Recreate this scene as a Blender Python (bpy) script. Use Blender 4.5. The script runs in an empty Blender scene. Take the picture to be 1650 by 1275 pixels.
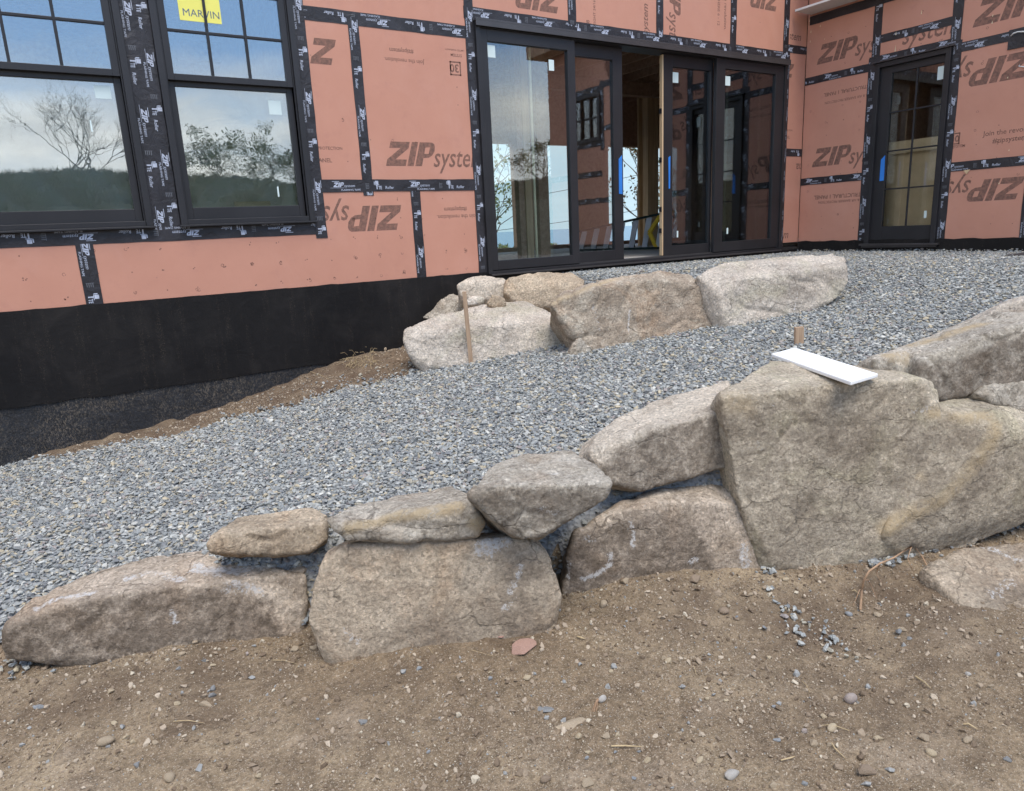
import bpy, bmesh, math, random
import numpy as np
from mathutils import Vector, Matrix, noise
from mathutils.geometry import tessellate_polygon

random.seed(7); rng = np.random.default_rng(11)
R = math.radians
SC = bpy.context.scene
COL = SC.collection
# ------------------------------------------------------------------ camera
EYE = 1.5                                   # eye height above the dirt
F_PX, CX, CY = 1130.772, 825.0, 637.5       # focal length in photo pixels
PITCH, ROLL, YAW = 0.230332, -0.0487324, 1.0086088
_fw = np.array([math.cos(PITCH)*math.cos(YAW), math.cos(PITCH)*math.sin(YAW), -math.sin(PITCH)])
_r0 = np.array([math.sin(YAW), -math.cos(YAW), 0.0]); _u0 = np.cross(_r0, _fw)
_r = math.cos(ROLL)*_r0 + math.sin(ROLL)*_u0
_u = -math.sin(ROLL)*_r0 + math.cos(ROLL)*_u0
cam_d = bpy.data.cameras.new('camera'); cam = bpy.data.objects.new('camera', cam_d); COL.objects.link(cam)
cam_d.sensor_fit = 'HORIZONTAL'; cam_d.sensor_width = 36.0; cam_d.lens = 36.0*F_PX/1650.0
cam_d.clip_start = 0.05; cam_d.clip_end = 20000
M = Matrix((( _r[0], _u[0], -_fw[0], 0), (_r[1], _u[1], -_fw[1], 0), (_r[2], _u[2], -_fw[2], EYE), (0, 0, 0, 1)))
cam.matrix_world = M
SC.camera = cam
# ------------------------------------------------------------------ light and exposure
SUN_EL, SUN_AZ = R(64), R(263)              # azimuth measured from +X towards +Y: high hazy sun behind the camera
SUN_STRENGTH, SUN_ANGLE, SKY_STRENGTH, EXPOSURE = 2.05, 38.0, 0.142, 0.82
sun_d = bpy.data.lights.new('sun', 'SUN'); sun = bpy.data.objects.new('sun', sun_d); COL.objects.link(sun)
sun_d.energy = SUN_STRENGTH; sun_d.angle = R(SUN_ANGLE); sun_d.color = (1.0, 0.93, 0.82)
sdir = Vector((math.cos(SUN_EL)*math.cos(SUN_AZ), math.cos(SUN_EL)*math.sin(SUN_AZ), math.sin(SUN_EL)))
sun.rotation_euler = sdir.to_track_quat('Z', 'Y').to_euler(); sun.location = (0, -20, 40)
wd = bpy.data.worlds.new('World'); SC.world = wd; wd.use_nodes = True
nt = wd.node_tree; N, L = nt.nodes, nt.links; N.clear()
out = N.new('ShaderNodeOutputWorld'); bg = N.new('ShaderNodeBackground'); sky = N.new('ShaderNodeTexSky')
sky.sky_type = 'NISHITA'; sky.sun_disc = False; sky.sun_elevation = SUN_EL
sky.sun_rotation = R(90) - SUN_AZ; sky.air_density = 1.2; sky.dust_density = 1.5; sky.ozone_density = 1.5
tc = N.new('ShaderNodeTexCoord'); sep = N.new('ShaderNodeSeparateXYZ'); L.new(tc.outputs['Generated'], sep.inputs[0])
def wm(op, a, b=None, c=None, clamp=False):
    n = N.new('ShaderNodeMath'); n.operation = op; n.use_clamp = clamp
    for i, v in enumerate((a, b, c)):
        if v is None: continue
        if isinstance(v, (int, float)): n.inputs[i].default_value = v
        else: L.new(v, n.inputs[i])
    return n.outputs[0]
zc = wm('ADD', wm('MAXIMUM', sep.outputs[2], 0.0), 0.12)
cmb = N.new('ShaderNodeCombineXYZ'); L.new(wm('DIVIDE', sep.outputs[0], zc), cmb.inputs[0]); L.new(wm('DIVIDE', sep.outputs[1], zc), cmb.inputs[1])
cn = N.new('ShaderNodeTexNoise'); cn.inputs['Scale'].default_value = 0.85; cn.inputs['Detail'].default_value = 8; cn.inputs['Roughness'].default_value = 0.58; cn.inputs['Distortion'].default_value = 0.5
L.new(cmb.outputs[0], cn.inputs['Vector'])
# thin cloud nearly everywhere, thinner towards the zenith
cover = wm('SUBTRACT', 0.70, wm('MULTIPLY', sep.outputs[2], 0.42))
# a broad clear patch stands in the part of the sky the house looks at, above the low cloud bank
gap = wm('MULTIPLY', wm('SMOOTH_MIN', wm('MULTIPLY', wm('SUBTRACT', sep.outputs[2], 0.15), 7.0, clamp=True), 1.0, 0.2), wm('MULTIPLY', wm('SUBTRACT', wm('MULTIPLY', sep.outputs[1], -1.0), 0.35), 2.5, clamp=True), clamp=True)
cover = wm('SUBTRACT', cover, wm('MULTIPLY', gap, 0.62))
fac = wm('MULTIPLY', wm('ADD', wm('SUBTRACT', cn.outputs[0], 0.5), wm('SUBTRACT', cover, 0.28)), 2.4, clamp=True)
cl = N.new('ShaderNodeMix'); cl.data_type = 'RGBA'
cl.inputs[6].default_value = (5.9, 6.0, 6.15, 1); cl.inputs[7].default_value = (9.2, 8.95, 8.55, 1)
cn2 = N.new('ShaderNodeTexNoise'); cn2.inputs['Scale'].default_value = 1.9; cn2.inputs['Detail'].default_value = 6; L.new(cmb.outputs[0], cn2.inputs['Vector'])
L.new(wm('MULTIPLY', wm('SUBTRACT', cn2.outputs[0], 0.3), 2.4, clamp=True), cl.inputs[0])
mx = N.new('ShaderNodeMix'); mx.data_type = 'RGBA'
sb = N.new('ShaderNodeMix'); sb.data_type = 'RGBA'; sb.inputs[0].default_value = 0.5; sb.inputs[7].default_value = (1.5, 3.3, 6.6, 1); L.new(sky.outputs[0], sb.inputs[6])
L.new(fac, mx.inputs[0]); L.new(sb.outputs[2], mx.inputs[6]); L.new(cl.outputs[2], mx.inputs[7])
# clear pale blue air low over the sea, beyond the house
sea_f = wm('MULTIPLY', wm('MULTIPLY', wm('SUBTRACT', wm('ADD', wm('MULTIPLY', sep.outputs[0], .5), wm('MULTIPLY', sep.outputs[1], .86)), 0.1), 3.0, clamp=True), wm('MULTIPLY', wm('SUBTRACT', 0.42, sep.outputs[2]), 5.0, clamp=True), clamp=True)
mx2 = N.new('ShaderNodeMix'); mx2.data_type = 'RGBA'; mx2.inputs[7].default_value = (2.1, 3.05, 3.6, 1); L.new(wm('MULTIPLY', sea_f, .9), mx2.inputs[0]); L.new(mx.outputs[2], mx2.inputs[6])
L.new(mx2.outputs[2], bg.inputs[0]); bg.inputs[1].default_value = SKY_STRENGTH; L.new(bg.outputs[0], out.inputs[0])
vs = SC.view_settings; vs.view_transform = 'Standard'; vs.look = 'None'; vs.exposure = EXPOSURE; vs.gamma = 1.0; vs.use_curve_mapping = False
SC.cycles.max_bounces = 10; SC.cycles.transparent_max_bounces = 16; SC.cycles.glossy_bounces = 5

# ------------------------------------------------------------------ photo-pixel to place geometry (all in metres, z = 0 at the dirt)
O = np.array([0, 0, EYE])
def ray(x, y): return (x-CX)/F_PX*_r - (y-CY)/F_PX*_u + _fw
def on_y(x, y, Y): d = ray(x, y); return O + d*(Y/d[1])
def on_x(x, y, X): d = ray(x, y); return O + d*(X/d[0])
def on_z(x, y, Z): d = ray(x, y); return O + d*((Z-EYE)/d[2])
def on_plane(x, y, p0, n): d = ray(x, y); return O + d*(np.dot(n, np.asarray(p0)-O)/np.dot(n, d))
D = 5.544        # plane of the long wall
XC = 7.770       # plane of the side wall
def PA(x, y): p = on_y(x, y, D); return p[0], p[2]
def PB(x, y): p = on_x(x, y, XC); return -p[1], p[2]

# ------------------------------------------------------------------ helpers
def tag(o, label=None, cat=None, group=None, kind=None):
    if label: o['label'] = label
    if cat: o['category'] = cat
    if group: o['group'] = group
    if kind: o['kind'] = kind
    return o
def empty(name, loc):
    o = bpy.data.objects.new(name, None); COL.objects.link(o); o.location = loc; o.empty_display_size = .1
    return o
def wloc(o):
    p = Vector((0, 0, 0))
    while o is not None: p += Vector(o.location); o = o.parent
    return p
class MB:
    """collects geometry in world metres"""
    def __init__(s): s.v = []; s.f = []; s.m = []
    def add(s, vs_, fs_, mi=0):
        b = len(s.v); s.v += [tuple(map(float, p)) for p in vs_]
        s.f += [tuple(b+i for i in f) for f in fs_]; s.m += [mi]*len(fs_)
    def box(s, x0, x1, y0, y1, z0, z1, mi=0):
        s.add([(x0,y0,z0),(x1,y0,z0),(x1,y1,z0),(x0,y1,z0),(x0,y0,z1),(x1,y0,z1),(x1,y1,z1),(x0,y1,z1)],
              [(0,3,2,1),(4,5,6,7),(0,1,5,4),(1,2,6,5),(2,3,7,6),(3,0,4,7)], mi)
    def tube(s, pts, rad, n=6, mi=0):
        pts = [Vector(p) for p in pts]; rr = rad if isinstance(rad, (list, tuple)) else [rad]*len(pts)
        vs_, fs_ = [], []
        for i, p in enumerate(pts):
            t = (pts[min(i+1, len(pts)-1)] - pts[max(i-1, 0)])
            t = t.normalized() if t.length > 1e-9 else Vector((0,0,1))
            a = t.orthogonal().normalized() if i == 0 else (a - t*a.dot(t)).normalized()
            b = t.cross(a)
            for k in range(n):
                w = 2*math.pi*k/n; vs_.append(p + (a*math.cos(w) + b*math.sin(w))*rr[i])
        for i in range(len(pts)-1):
            for k in range(n):
                fs_.append((i*n+k, i*n+(k+1) % n, (i+1)*n+(k+1) % n, (i+1)*n+k))
        fs_.append(tuple(reversed(range(n)))); fs_.append(tuple((len(pts)-1)*n+k for k in range(n)))
        s.add(vs_, fs_, mi)
    def beam(s, a, b, w, h, up=(0, 0, 1), mi=0):
        a, b = Vector(a), Vector(b); t = (b-a).normalized(); sd = t.cross(Vector(up)).normalized(); u = sd.cross(t)
        vs_ = []
        for p in (a, b):
            for i, j in ((-1,-1),(1,-1),(1,1),(-1,1)): vs_.append(p + sd*(i*w/2) + u*(j*h/2))
        s.add(vs_, [(3,2,1,0),(4,5,6,7),(0,1,5,4),(1,2,6,5),(2,3,7,6),(3,0,4,7)], mi)
    def build(s, name, mats, parent=None, smooth=False, bevel=0.0, origin=None):
        me = bpy.data.meshes.new(name)
        if origin is None: origin = wloc(parent) if parent else Vector((0, 0, 0))
        o_ = Vector(origin)
        me.from_pydata([tuple(Vector(p)-o_) for p in s.v], [], s.f)
        for m_ in (mats if isinstance(mats, (list, tuple)) else [mats]): me.materials.append(m_)
        if any(s.m): me.polygons.foreach_set('material_index', s.m)
        if smooth: me.polygons.foreach_set('use_smooth', [True]*len(me.polygons))
        me.update()
        o = bpy.data.objects.new(name, me); COL.objects.link(o)
        o.location = o_ - (wloc(parent) if parent else Vector((0, 0, 0)))
        if parent: o.parent = parent
        if bevel:
            b = o.modifiers.new('bevel', 'BEVEL'); b.width = bevel; b.segments = 2; b.limit_method = 'ANGLE'
        return o

# walls: u to the viewer's right, z up, d out towards the viewer
class Wall:
    def __init__(s, which): s.w = which
    def p(s, u, z, d=0.0):
        return (u, D-d, z) if s.w == 'A' else (XC-d, -u, z)
    def px(s, x, y): return PA(x, y) if s.w == 'A' else PB(x, y)
    def box(s, mb, u0, u1, z0, z1, d0, d1, mi=0):
        c = [s.p(u, z, d) for d in (d0, d1) for (u, z) in ((u0,z0),(u1,z0),(u1,z1),(u0,z1))]
        mb.add(c, [(3,2,1,0),(4,5,6,7),(0,1,5,4),(1,2,6,5),(2,3,7,6),(3,0,4,7)], mi)
    def poly(s, mb, pts, d0, d1, mi=0):
        n = len(pts); c = [s.p(u, z, d0) for u, z in pts] + [s.p(u, z, d1) for u, z in pts]
        tr = tessellate_polygon([[Vector((u, z, 0)) for u, z in pts]])
        fs = [tuple(n+i for i in t) for t in tr] + [tuple(reversed(t)) for t in tr]
        fs += [(i, (i+1) % n, n+(i+1) % n, n+i) for i in range(n)]
        mb.add(c, fs, mi)
    def flat(s, mb, polys, u, z, d, scale=1.0, rot=0.0, mi=0, clip=None):
        """flat printed shapes: list of polygons in local text units"""
        c, sn = math.cos(R(rot)), math.sin(R(rot))
        for pg in polys:
            q = []
            for a, b in pg:
                a, b = a*scale, b*scale; q.append((u + a*c - b*sn, z + a*sn + b*c))
            if clip:
                for (ax, lo, hi) in clip:
                    for sgn, lim in ((1, hi), (-1, -lo)):
                        o_ = []
                        for i in range(len(q)):
                            p1, p2 = q[i], q[(i+1) % len(q)]
                            i1, i2 = sgn*p1[ax] <= lim, sgn*p2[ax] <= lim
                            if i1: o_.append(p1)
                            if i1 != i2:
                                t = (sgn*lim - p1[ax])/(p2[ax]-p1[ax]); o_.append((p1[0]+(p2[0]-p1[0])*t, p1[1]+(p2[1]-p1[1])*t))
                        q = o_
                        if len(q) < 3: break
                    if len(q) < 3: break
            if len(q) >= 3:
                mb.add([s.p(a, b, d) for a, b in q], [tuple(range(len(q)))], mi)
WA, WB = Wall('A'), Wall('B')

# ------------------------------------------------------------------ materials
class NT:
    def __init__(s, name):
        s.m = bpy.data.materials.new(name); s.m.use_nodes = True
        s.n, s.l = s.m.node_tree.nodes, s.m.node_tree.links
        s.b = s.n['Principled BSDF']; s.out = s.n['Material Output']; s.co = None
    def lk(s, a, b): s.l.new(a, b)
    def coord(s):
        if s.co is None: s.co = s.n.new('ShaderNodeTexCoord').outputs['Object']
        return s.co
    def mapping(s, scale, loc=(0, 0, 0), rot=(0, 0, 0)):
        m_ = s.n.new('ShaderNodeMapping'); m_.inputs['Scale'].default_value = scale; m_.inputs['Location'].default_value = loc; m_.inputs['Rotation'].default_value = rot
        s.lk(s.coord(), m_.inputs[0]); return m_.outputs[0]
    def noise(s, scale, detail=3, rough=.55, dist=0.0, vec=None, off=0.0):
        t = s.n.new('ShaderNodeTexNoise'); t.inputs['Scale'].default_value = scale; t.inputs['Detail'].default_value = detail
        t.inputs['Roughness'].default_value = rough; t.inputs['Distortion'].default_value = dist
        if off: vec = s.mapping((1, 1, 1), (off, off*1.7, -off))
        s.lk(vec if vec is not None else s.coord(), t.inputs['Vector']); return t.outputs[0]
    def voro(s, scale, feature='F1', vec=None, out='Distance', rnd=1.0):
        t = s.n.new('ShaderNodeTexVoronoi'); t.feature = feature; t.inputs['Scale'].default_value = scale; t.inputs['Randomness'].default_value = rnd
        s.lk(vec if vec is not None else s.coord(), t.inputs['Vector']); return t.outputs[out]
    def ramp(s, f, stops, interp='LINEAR'):
        t = s.n.new('ShaderNodeValToRGB'); t.color_ramp.interpolation = interp; e = t.color_ramp.elements
        while len(e) < len(stops): e.new(0.5)
        for el, (p, c) in zip(e, stops):
            el.position = p; el.color = (c, c, c, 1) if isinstance(c, (int, float)) else (*c, 1)
        s.lk(f, t.inputs[0]); return t.outputs[0]
    def mix(s, f, a, b, mode='MIX'):
        t = s.n.new('ShaderNodeMix'); t.data_type = 'RGBA'; t.blend_type = mode
        for i, v in ((0, f), (6, a), (7, b)):
            if isinstance(v, (int, float)): t.inputs[i].default_value = v if i == 0 else (v, v, v, 1)
            elif isinstance(v, tuple): t.inputs[i].default_value = (*v, 1)
            else: s.lk(v, t.inputs[i])
        return t.outputs[2]
    def math(s, op, a, b=0.0, clamp=False):
        t = s.n.new('ShaderNodeMath'); t.operation = op; t.use_clamp = clamp
        for i, v in enumerate((a, b)):
            if isinstance(v, (int, float)): t.inputs[i].default_value = v
            else: s.lk(v, t.inputs[i])
        return t.outputs[0]
    def attr(s, name, typ='GEOMETRY', out='Fac'):
        t = s.n.new('ShaderNodeAttribute'); t.attribute_name = name; t.attribute_type = typ; return t.outputs[out]
    def bump(s, h, strength=.5, dist=.01, prev=None):
        t = s.n.new('ShaderNodeBump'); t.inputs['Strength'].default_value = strength; t.inputs['Distance'].default_value = dist
        s.lk(h, t.inputs['Height'])
        if prev is not None: s.lk(prev, t.inputs['Normal'])
        return t.outputs[0]
    def fin(s, color, rough=.8, normal=None, spec=.3, metal=0.0):
        if isinstance(color, tuple): s.b.inputs['Base Color'].default_value = (*color, 1)
        else: s.lk(color, s.b.inputs['Base Color'])
        if isinstance(rough, (int, float)): s.b.inputs['Roughness'].default_value = rough
        else: s.lk(rough, s.b.inputs['Roughness'])
        s.b.inputs['Specular IOR Level'].default_value = spec; s.b.inputs['Metallic'].default_value = metal
        if normal is not None: s.lk(normal, s.b.inputs['Normal'])
        return s.m
def plain(name, color, rough=.6, spec=.3, metal=0.0, var=.12, vs_=6, bump=0.0, bs=60):
    t = NT(name); n = t.noise(vs_, 4)
    c = t.mix(t.ramp(n, [(.3, 0.0), (.7, 1.0)]), tuple(x*(1-var) for x in color), tuple(x*(1+var) for x in color))
    nm = t.bump(t.noise(bs, 3), .4, bump) if bump else None
    return t.fin(c, rough, nm, spec, metal)

def rock_mat(name, c1, c2, c3, rust=(.36, .2, .09), rust_a=.35, dirt_a=.3, seed=0.0, grain=.5, dirt=(.150, .114, .083), ochre=(.52, .40, .25)):
    c1, c2, c3 = (tuple(min(.74, v*k) for v, k in zip(c, (1.12, 1.12, 1.15))) for c in (c1, c2, c3))
    t = NT(name)
    big = t.noise(2.1, 6, .6, .6, off=3.1+seed); mid = t.noise(7.5, 6, .62, .3, off=7.7+seed)
    base = t.mix(t.ramp(big, [(.40, 0.0), (.58, 1.0)]), c1, c2)
    base = t.mix(.7, base, t.ramp(t.noise(4.6, 7, .68, .5, off=17.0+seed), [(.3, .66), (.5, 1.0), (.7, 1.28)]), 'MULTIPLY')
    base = t.mix(t.ramp(mid, [(.42, 0.0), (.68, .75)]), base, c3)
    base = t.mix(t.ramp(t.noise(8.5, 8, .72, .7, off=41.0+seed), [(.53, 0.0), (.56, .55)]), base, tuple(x*.72 for x in c3))
    base = t.mix(t.ramp(t.noise(11.0, 8, .75, .5, off=53.0+seed), [(.57, 0.0), (.61, .5)]), base, tuple(min(1, x*1.3) for x in c2))
    # rust and soil patches; the soil mask also darkens boulder fronts
    ru = t.ramp(t.noise(2.6, 5, .65, .8, off=12.3+seed), [(.52, 0.0), (.68, 1.0)])
    base = t.mix(t.math('MULTIPLY', ru, rust_a), base, rust)
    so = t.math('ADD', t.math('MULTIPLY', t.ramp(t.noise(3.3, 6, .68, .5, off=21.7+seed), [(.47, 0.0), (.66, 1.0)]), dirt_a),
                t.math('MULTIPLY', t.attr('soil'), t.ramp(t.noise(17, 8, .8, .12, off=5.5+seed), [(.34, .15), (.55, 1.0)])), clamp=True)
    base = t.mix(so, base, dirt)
    # mineral grain
    g1 = t.noise(75, 4, .75); g2 = t.voro(105, out='Color')
    sp = t.n.new('ShaderNodeSeparateColor'); t.lk(g2, sp.inputs[0])
    gr = t.ramp(sp.outputs[0], [(.0, .34), (.13, .72), (.5, 1.0), (.84, 1.12), (1.0, 1.6)])
    base = t.mix(t.math('MULTIPLY', grain, t.math('SUBTRACT', 1.0, t.math('MULTIPLY', so, .55))), base, gr, 'MULTIPLY')
    base = t.mix(.5, base, t.ramp(g1, [(.34, .55), (.5, 1.0), (.66, 1.4)]), 'MULTIPLY')
    base = t.mix(t.math('MULTIPLY', t.ramp(t.noise(58, 6, .78, .3, off=61.0+seed), [(.57, 0.0), (.63, .75)]), t.ramp(t.noise(5.5, 4, .6, off=66.0+seed), [(.38, .15), (.6, 1.0)])), base, tuple(x*.38 for x in c3))
    wv = t.n.new('ShaderNodeVectorMath'); wv.operation = 'ADD'; nv = t.n.new('ShaderNodeTexNoise'); nv.inputs['Scale'].default_value = 3.0; nv.inputs['Detail'].default_value = 5; t.lk(t.coord(), nv.inputs['Vector'])
    ws = t.n.new('ShaderNodeVectorMath'); ws.operation = 'SCALE'; ws.inputs['Scale'].default_value = .55; t.lk(nv.outputs['Color'], ws.inputs[0]); t.lk(t.mapping((1, 1.3, 1.9), (seed, 0, 0), (.4, .3, seed)), wv.inputs[0]); t.lk(ws.outputs[0], wv.inputs[1])
    crk = t.math('MULTIPLY', t.ramp(t.voro(3.1, 'DISTANCE_TO_EDGE', vec=wv.outputs[0]), [(.0, 1.0), (.018, 0.0)]), t.ramp(t.noise(2.4, 3, off=71.0+seed), [(.5, 0.0), (.58, 1.0)]))
    base = t.mix(t.math('MULTIPLY', crk, .7), base, tuple(x*.3 for x in c3))
    # fine lichen and chalky scrape marks
    li = t.ramp(t.noise(42, 5, .75, off=31+seed), [(.64, 0.0), (.7, .55)])
    base = t.mix(t.math('MULTIPLY', li, t.ramp(t.noise(4, 3, off=2+seed), [(.48, 0.0), (.6, 1.0)])), base, (.46, .44, .4))
    base = t.mix(t.math('MULTIPLY', t.attr('ochre'), t.ramp(t.noise(26, 7, .8, .8, off=6+seed), [(.36, 0.0), (.50, .95)])), base, ochre)
    ch = t.math('MULTIPLY', t.math('SUBTRACT', t.math('ADD', t.attr('chalk'), t.math('MULTIPLY', t.math('SUBTRACT', t.noise(62, 6, .82, .5, off=9+seed), .5), 4.6)), .62), 3.0, clamp=True)
    ch = t.math('MULTIPLY', ch, t.ramp(t.attr('chalk'), [(.05, 0.0), (.3, 1.0)]))
    base = t.mix(t.math('MULTIPLY', ch, .85), base, (.70, .67, .64))
    n1 = t.bump(t.noise(20, 9, .74, off=seed), .9, .034)
    n1 = t.bump(t.math('SUBTRACT', 1.0, crk), .6, .012, n1)
    n1 = t.bump(t.voro(31, 'F1', vec=t.mapping((1, 1.2, 1.5), (seed, 2, 0), (.5, .2, .3))), .26, .012, n1)
    n2 = t.bump(t.noise(110, 4, .75), .8, .007, n1)
    return t.fin(base, .9, n2, .2)

MAT = {}
def build_mats():
    m = MAT
    t = NT('orange_sheathing'); n = t.noise(3, 5, .6); f = t.noise(400, 2, .6, vec=t.mapping((1, 1, 8)))
    c = t.mix(t.ramp(n, [(.3, 0.0), (.7, 1.0)]), (.49, .234, .162), (.53, .260, .182))
    c = t.mix(t.ramp(t.noise(9, 6, .7), [(.55, 0.0), (.8, .35)]), c, (.38, .17, .135))
    c = t.mix(t.math('MULTIPLY', t.ramp(t.noise(46, 6, .8, off=2.0), [(.64, 0.0), (.68, .6)]), t.ramp(t.noise(2.2, 4, .6, off=7.0), [(.45, 0.0), (.62, 1.0)])), c, (.30, .15, .11))
    c = t.mix(t.ramp(t.noise(1.3, 5, .7, 1.5, off=13.0), [(.5, 0.0), (.75, .3)]), c, (.56, .31, .24))
    m['orange'] = t.fin(c, .62, t.bump(f, .25, .0012), .3)
    t = NT('printed_ink'); n = t.noise(38, 5, .7)
    c = t.mix(t.ramp(n, [(.34, 0.0), (.6, 1.0)]), (.30, .148, .108), (.15, .088, .068)); m['ink'] = t.fin(c, .7, None, .2)
    t = NT('flashing_tape'); n = t.noise(24, 5, .6, 1.2)
    c = t.mix(t.ramp(t.noise(7, 4), [(.35, 0.0), (.7, 1.0)]), (.019, .0175, .020), (.034, .0315, .036))
    m['tape'] = t.fin(c, t.ramp(n, [(.3, .33), (.7, .55)]), t.bump(t.noise(11, 5, .6, 1.6), .7, .010, t.bump(t.noise(90, 4, .65, .8), .5, .003)), .38)
    m['print'] = plain('tape_print', (.42, .45, .53), .6, var=.2, vs_=60)
    m['print_dim'] = plain('tape_print_dim', (.13, .135, .15), .6)
    m['frame'] = plain('black_aluminium_cladding', (.021, .02, .022), .42, .4, var=.15, vs_=3, bump=.0004, bs=300)
    m['frame_in'] = plain('black_sash', (.017, .016, .018), .45, .4)
    m['flash'] = plain('drip_flashing', (.05, .045, .045), .32, .5)
    m['dry_grass'] = plain('bank_grass_blade', (.10, .098, .066), .8, var=.3)
    t = NT('waterproof_membrane'); n = t.noise(2.2, 5, .6); st = t.noise(1, 6, .75, vec=t.mapping((20, 20, 1.6)))
    c = t.mix(t.ramp(n, [(.35, 0.0), (.7, 1.0)]), (.0065, .0056, .0056), (.0125, .011, .0105))
    c = t.mix(t.math('MULTIPLY', t.ramp(st, [(.52, 0.0), (.70, .4)]), t.ramp(t.noise(120, 4, .8), [(.54, 0.0), (.60, 1.0)])), c, (.17, .13, .09))
    c = t.mix(t.ramp(t.noise(34, 5, .8, off=4.0), [(.70, 0.0), (.73, .6)]), c, (.09, .08, .075)); c = t.mix(t.math('MULTIPLY', t.ramp(t.noise(3.1, 5, .65, .6, off=9.0), [(.5, 0.0), (.72, .5)]), .6), c, (.04, .034, .03))
    m['membrane'] = t.fin(c, t.ramp(n, [(.3, .55), (.7, .72)]), t.bump(t.noise(6, 6, .6, 1.6), .35, .012, t.bump(t.noise(170, 3), .25, .001)), .22)
    t = NT('foundation_coating'); n = t.noise(14, 7, .72, .5)
    sp = t.math('MULTIPLY', t.ramp(t.noise(2.3, 4, .6), [(.36, .15), (.56, 1.0)]), t.ramp(t.noise(80, 7, .85, vec=t.mapping((1.6, 1.6, .8))), [(.50, 0.0), (.62, .9)]))
    c = t.mix(t.ramp(n, [(.4, 0.0), (.7, 1.0)]), (.010, .0105, .0125), (.024, .025, .029)); c = t.mix(sp, c, (.20, .16, .115))
    m['coating'] = t.fin(c, .55, t.bump(n, .8, .012, t.bump(t.noise(140, 3), .5, .002)), .4)
    # glass: a thin pane, part mirror and part clear
    for nm, refl, wob, tint in (('glass', .225, .0003, (.90, .93, .92)), ('glass_wavy', .225, .0012, (.88, .90, .87)), ('glass_door', .10, .0003, (.93, .965, .96)), ('glass_clear', .05, 0.0, (.94, .94, .92))):
        t = NT(nm); t.n.remove(t.b)
        tr = t.n.new('ShaderNodeBsdfTransparent'); tr.inputs[0].default_value = (*tint, 1)
        gl = t.n.new('ShaderNodeBsdfGlossy'); gl.inputs['Roughness'].default_value = 0.0; gl.inputs['Color'].default_value = (.93, .97, 1.0, 1)
        fr = t.n.new('ShaderNodeFresnel'); fr.inputs['IOR'].default_value = 1.5
        fa = t.math('ADD', t.math('MULTIPLY', fr.outputs[0], .9), refl-.036, clamp=True)
        mxn = t.n.new('ShaderNodeMixShader'); t.lk(fa, mxn.inputs[0]); t.lk(tr.outputs[0], mxn.inputs[1]); t.lk(gl.outputs[0], mxn.inputs[2])
        if wob:
            nz = t.noise(2.2, 4, .5, 1.0, vec=t.mapping((1, 1, 1), (0, 0, 0), (0, .7, 0))); b_ = t.bump(nz, 1.0, wob); t.lk(b_, gl.inputs['Normal'])
        t.lk(mxn.outputs[0], t.out.inputs[0]); m[nm] = t.m
    m['sticker'] = plain('white_sticker', (.62, .72, .70), .5, var=.04)
    m['yellow'] = plain('yellow_sticker', (.78, .72, .16), .5, var=.04)
    m['grey_ink'] = plain('grey_ink', (.1, .14, .2), .6)
    m['blue'] = plain('blue_painters_tape', (.035, .20, .62), .6, var=.1)
    t = NT('white_paint'); c = t.mix(t.ramp(t.noise(9, 6, .75), [(.52, 0.0), (.75, .5)]), (.80, .80, .785), (.62, .58, .52)); c = t.mix(t.ramp(t.noise(70, 4, .8), [(.66, 0.0), (.70, .7)]), c, (.4, .34, .27)); m['white'] = t.fin(c, .45, t.bump(t.noise(60, 3), .2, .001), .35)
    m['soffit'] = plain('soffit_primer', (.66, .63, .60), .6, var=.05)
    t = NT('raw_timber'); w = t.noise(3, 6, .65, .4, vec=t.mapping((9, 9, .6)))
    m['timber'] = t.fin(t.mix(t.ramp(w, [(.3, 0.0), (.7, 1.0)]), (.48, .32, .18), (.68, .51, .32)), .7, t.bump(w, .3, .002), .2)
    t = NT('stake_wood'); w = t.noise(3, 6, .65, .4, vec=t.mapping((40, 40, 1.5)))
    m['stake'] = t.fin(t.mix(t.ramp(w, [(.3, 0.0), (.7, 1.0)]), (.27, .18, .115), (.47, .33, .22)), .75, t.bump(w, .4, .002), .2)
    t = NT('brown_board'); w = t.noise(3, 6, .65, .4, vec=t.mapping((3, 3, 1)))
    m['osb'] = t.fin(t.mix(t.ramp(t.noise(22, 4, .7), [(.35, 0.0), (.7, 1.0)]), (.34, .205, .14), (.48, .32, .22)), .8, None, .2)
    m['pine'] = plain('pale_pine', (.80, .70, .46), .6, var=.08)
    m['card'] = plain('tan_board', (.62, .50, .33), .8, var=.1)
    m['slab'] = plain('concrete_floor', (.34, .32, .30), .75, var=.12, vs_=4, bump=.001)
    m['alu'] = plain('aluminium', (.72, .75, .80), .45, .5, .3)
    m['green_frp'] = plain('green_fibreglass', (.012, .03, .028), .5)
    m['yellow_frp'] = plain('yellow_fibreglass', (.78, .52, .05), .5)
    m['cable'] = plain('white_cable', (.75, .75, .73), .4)
    m['rubber'] = plain('dark_plastic', (.045, .042, .042), .6)
    m['bark'] = plain('grey_bark', (.12, .1, .085), .9, var=.25, vs_=14)
    for nm, a, b in (('leaf', (.035, .06, .015), (.11, .13, .035)), ('leaf_red', (.10, .055, .03), (.15, .12, .05)), ('leaf_dark', (.02, .035, .012), (.06, .075, .022)), ('leaf_light', (.10, .13, .04), (.2, .22, .07))):
        t = NT(nm); t.fin(t.mix(t.ramp(t.noise(3.5, 3), [(.3, 0.0), (.7, 1.0)]), a, b), .6, None, .25)
        m[nm] = t.m
    m['straw'] = plain('dry_straw', (.40, .30, .17), .8, var=.3, vs_=30)
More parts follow.
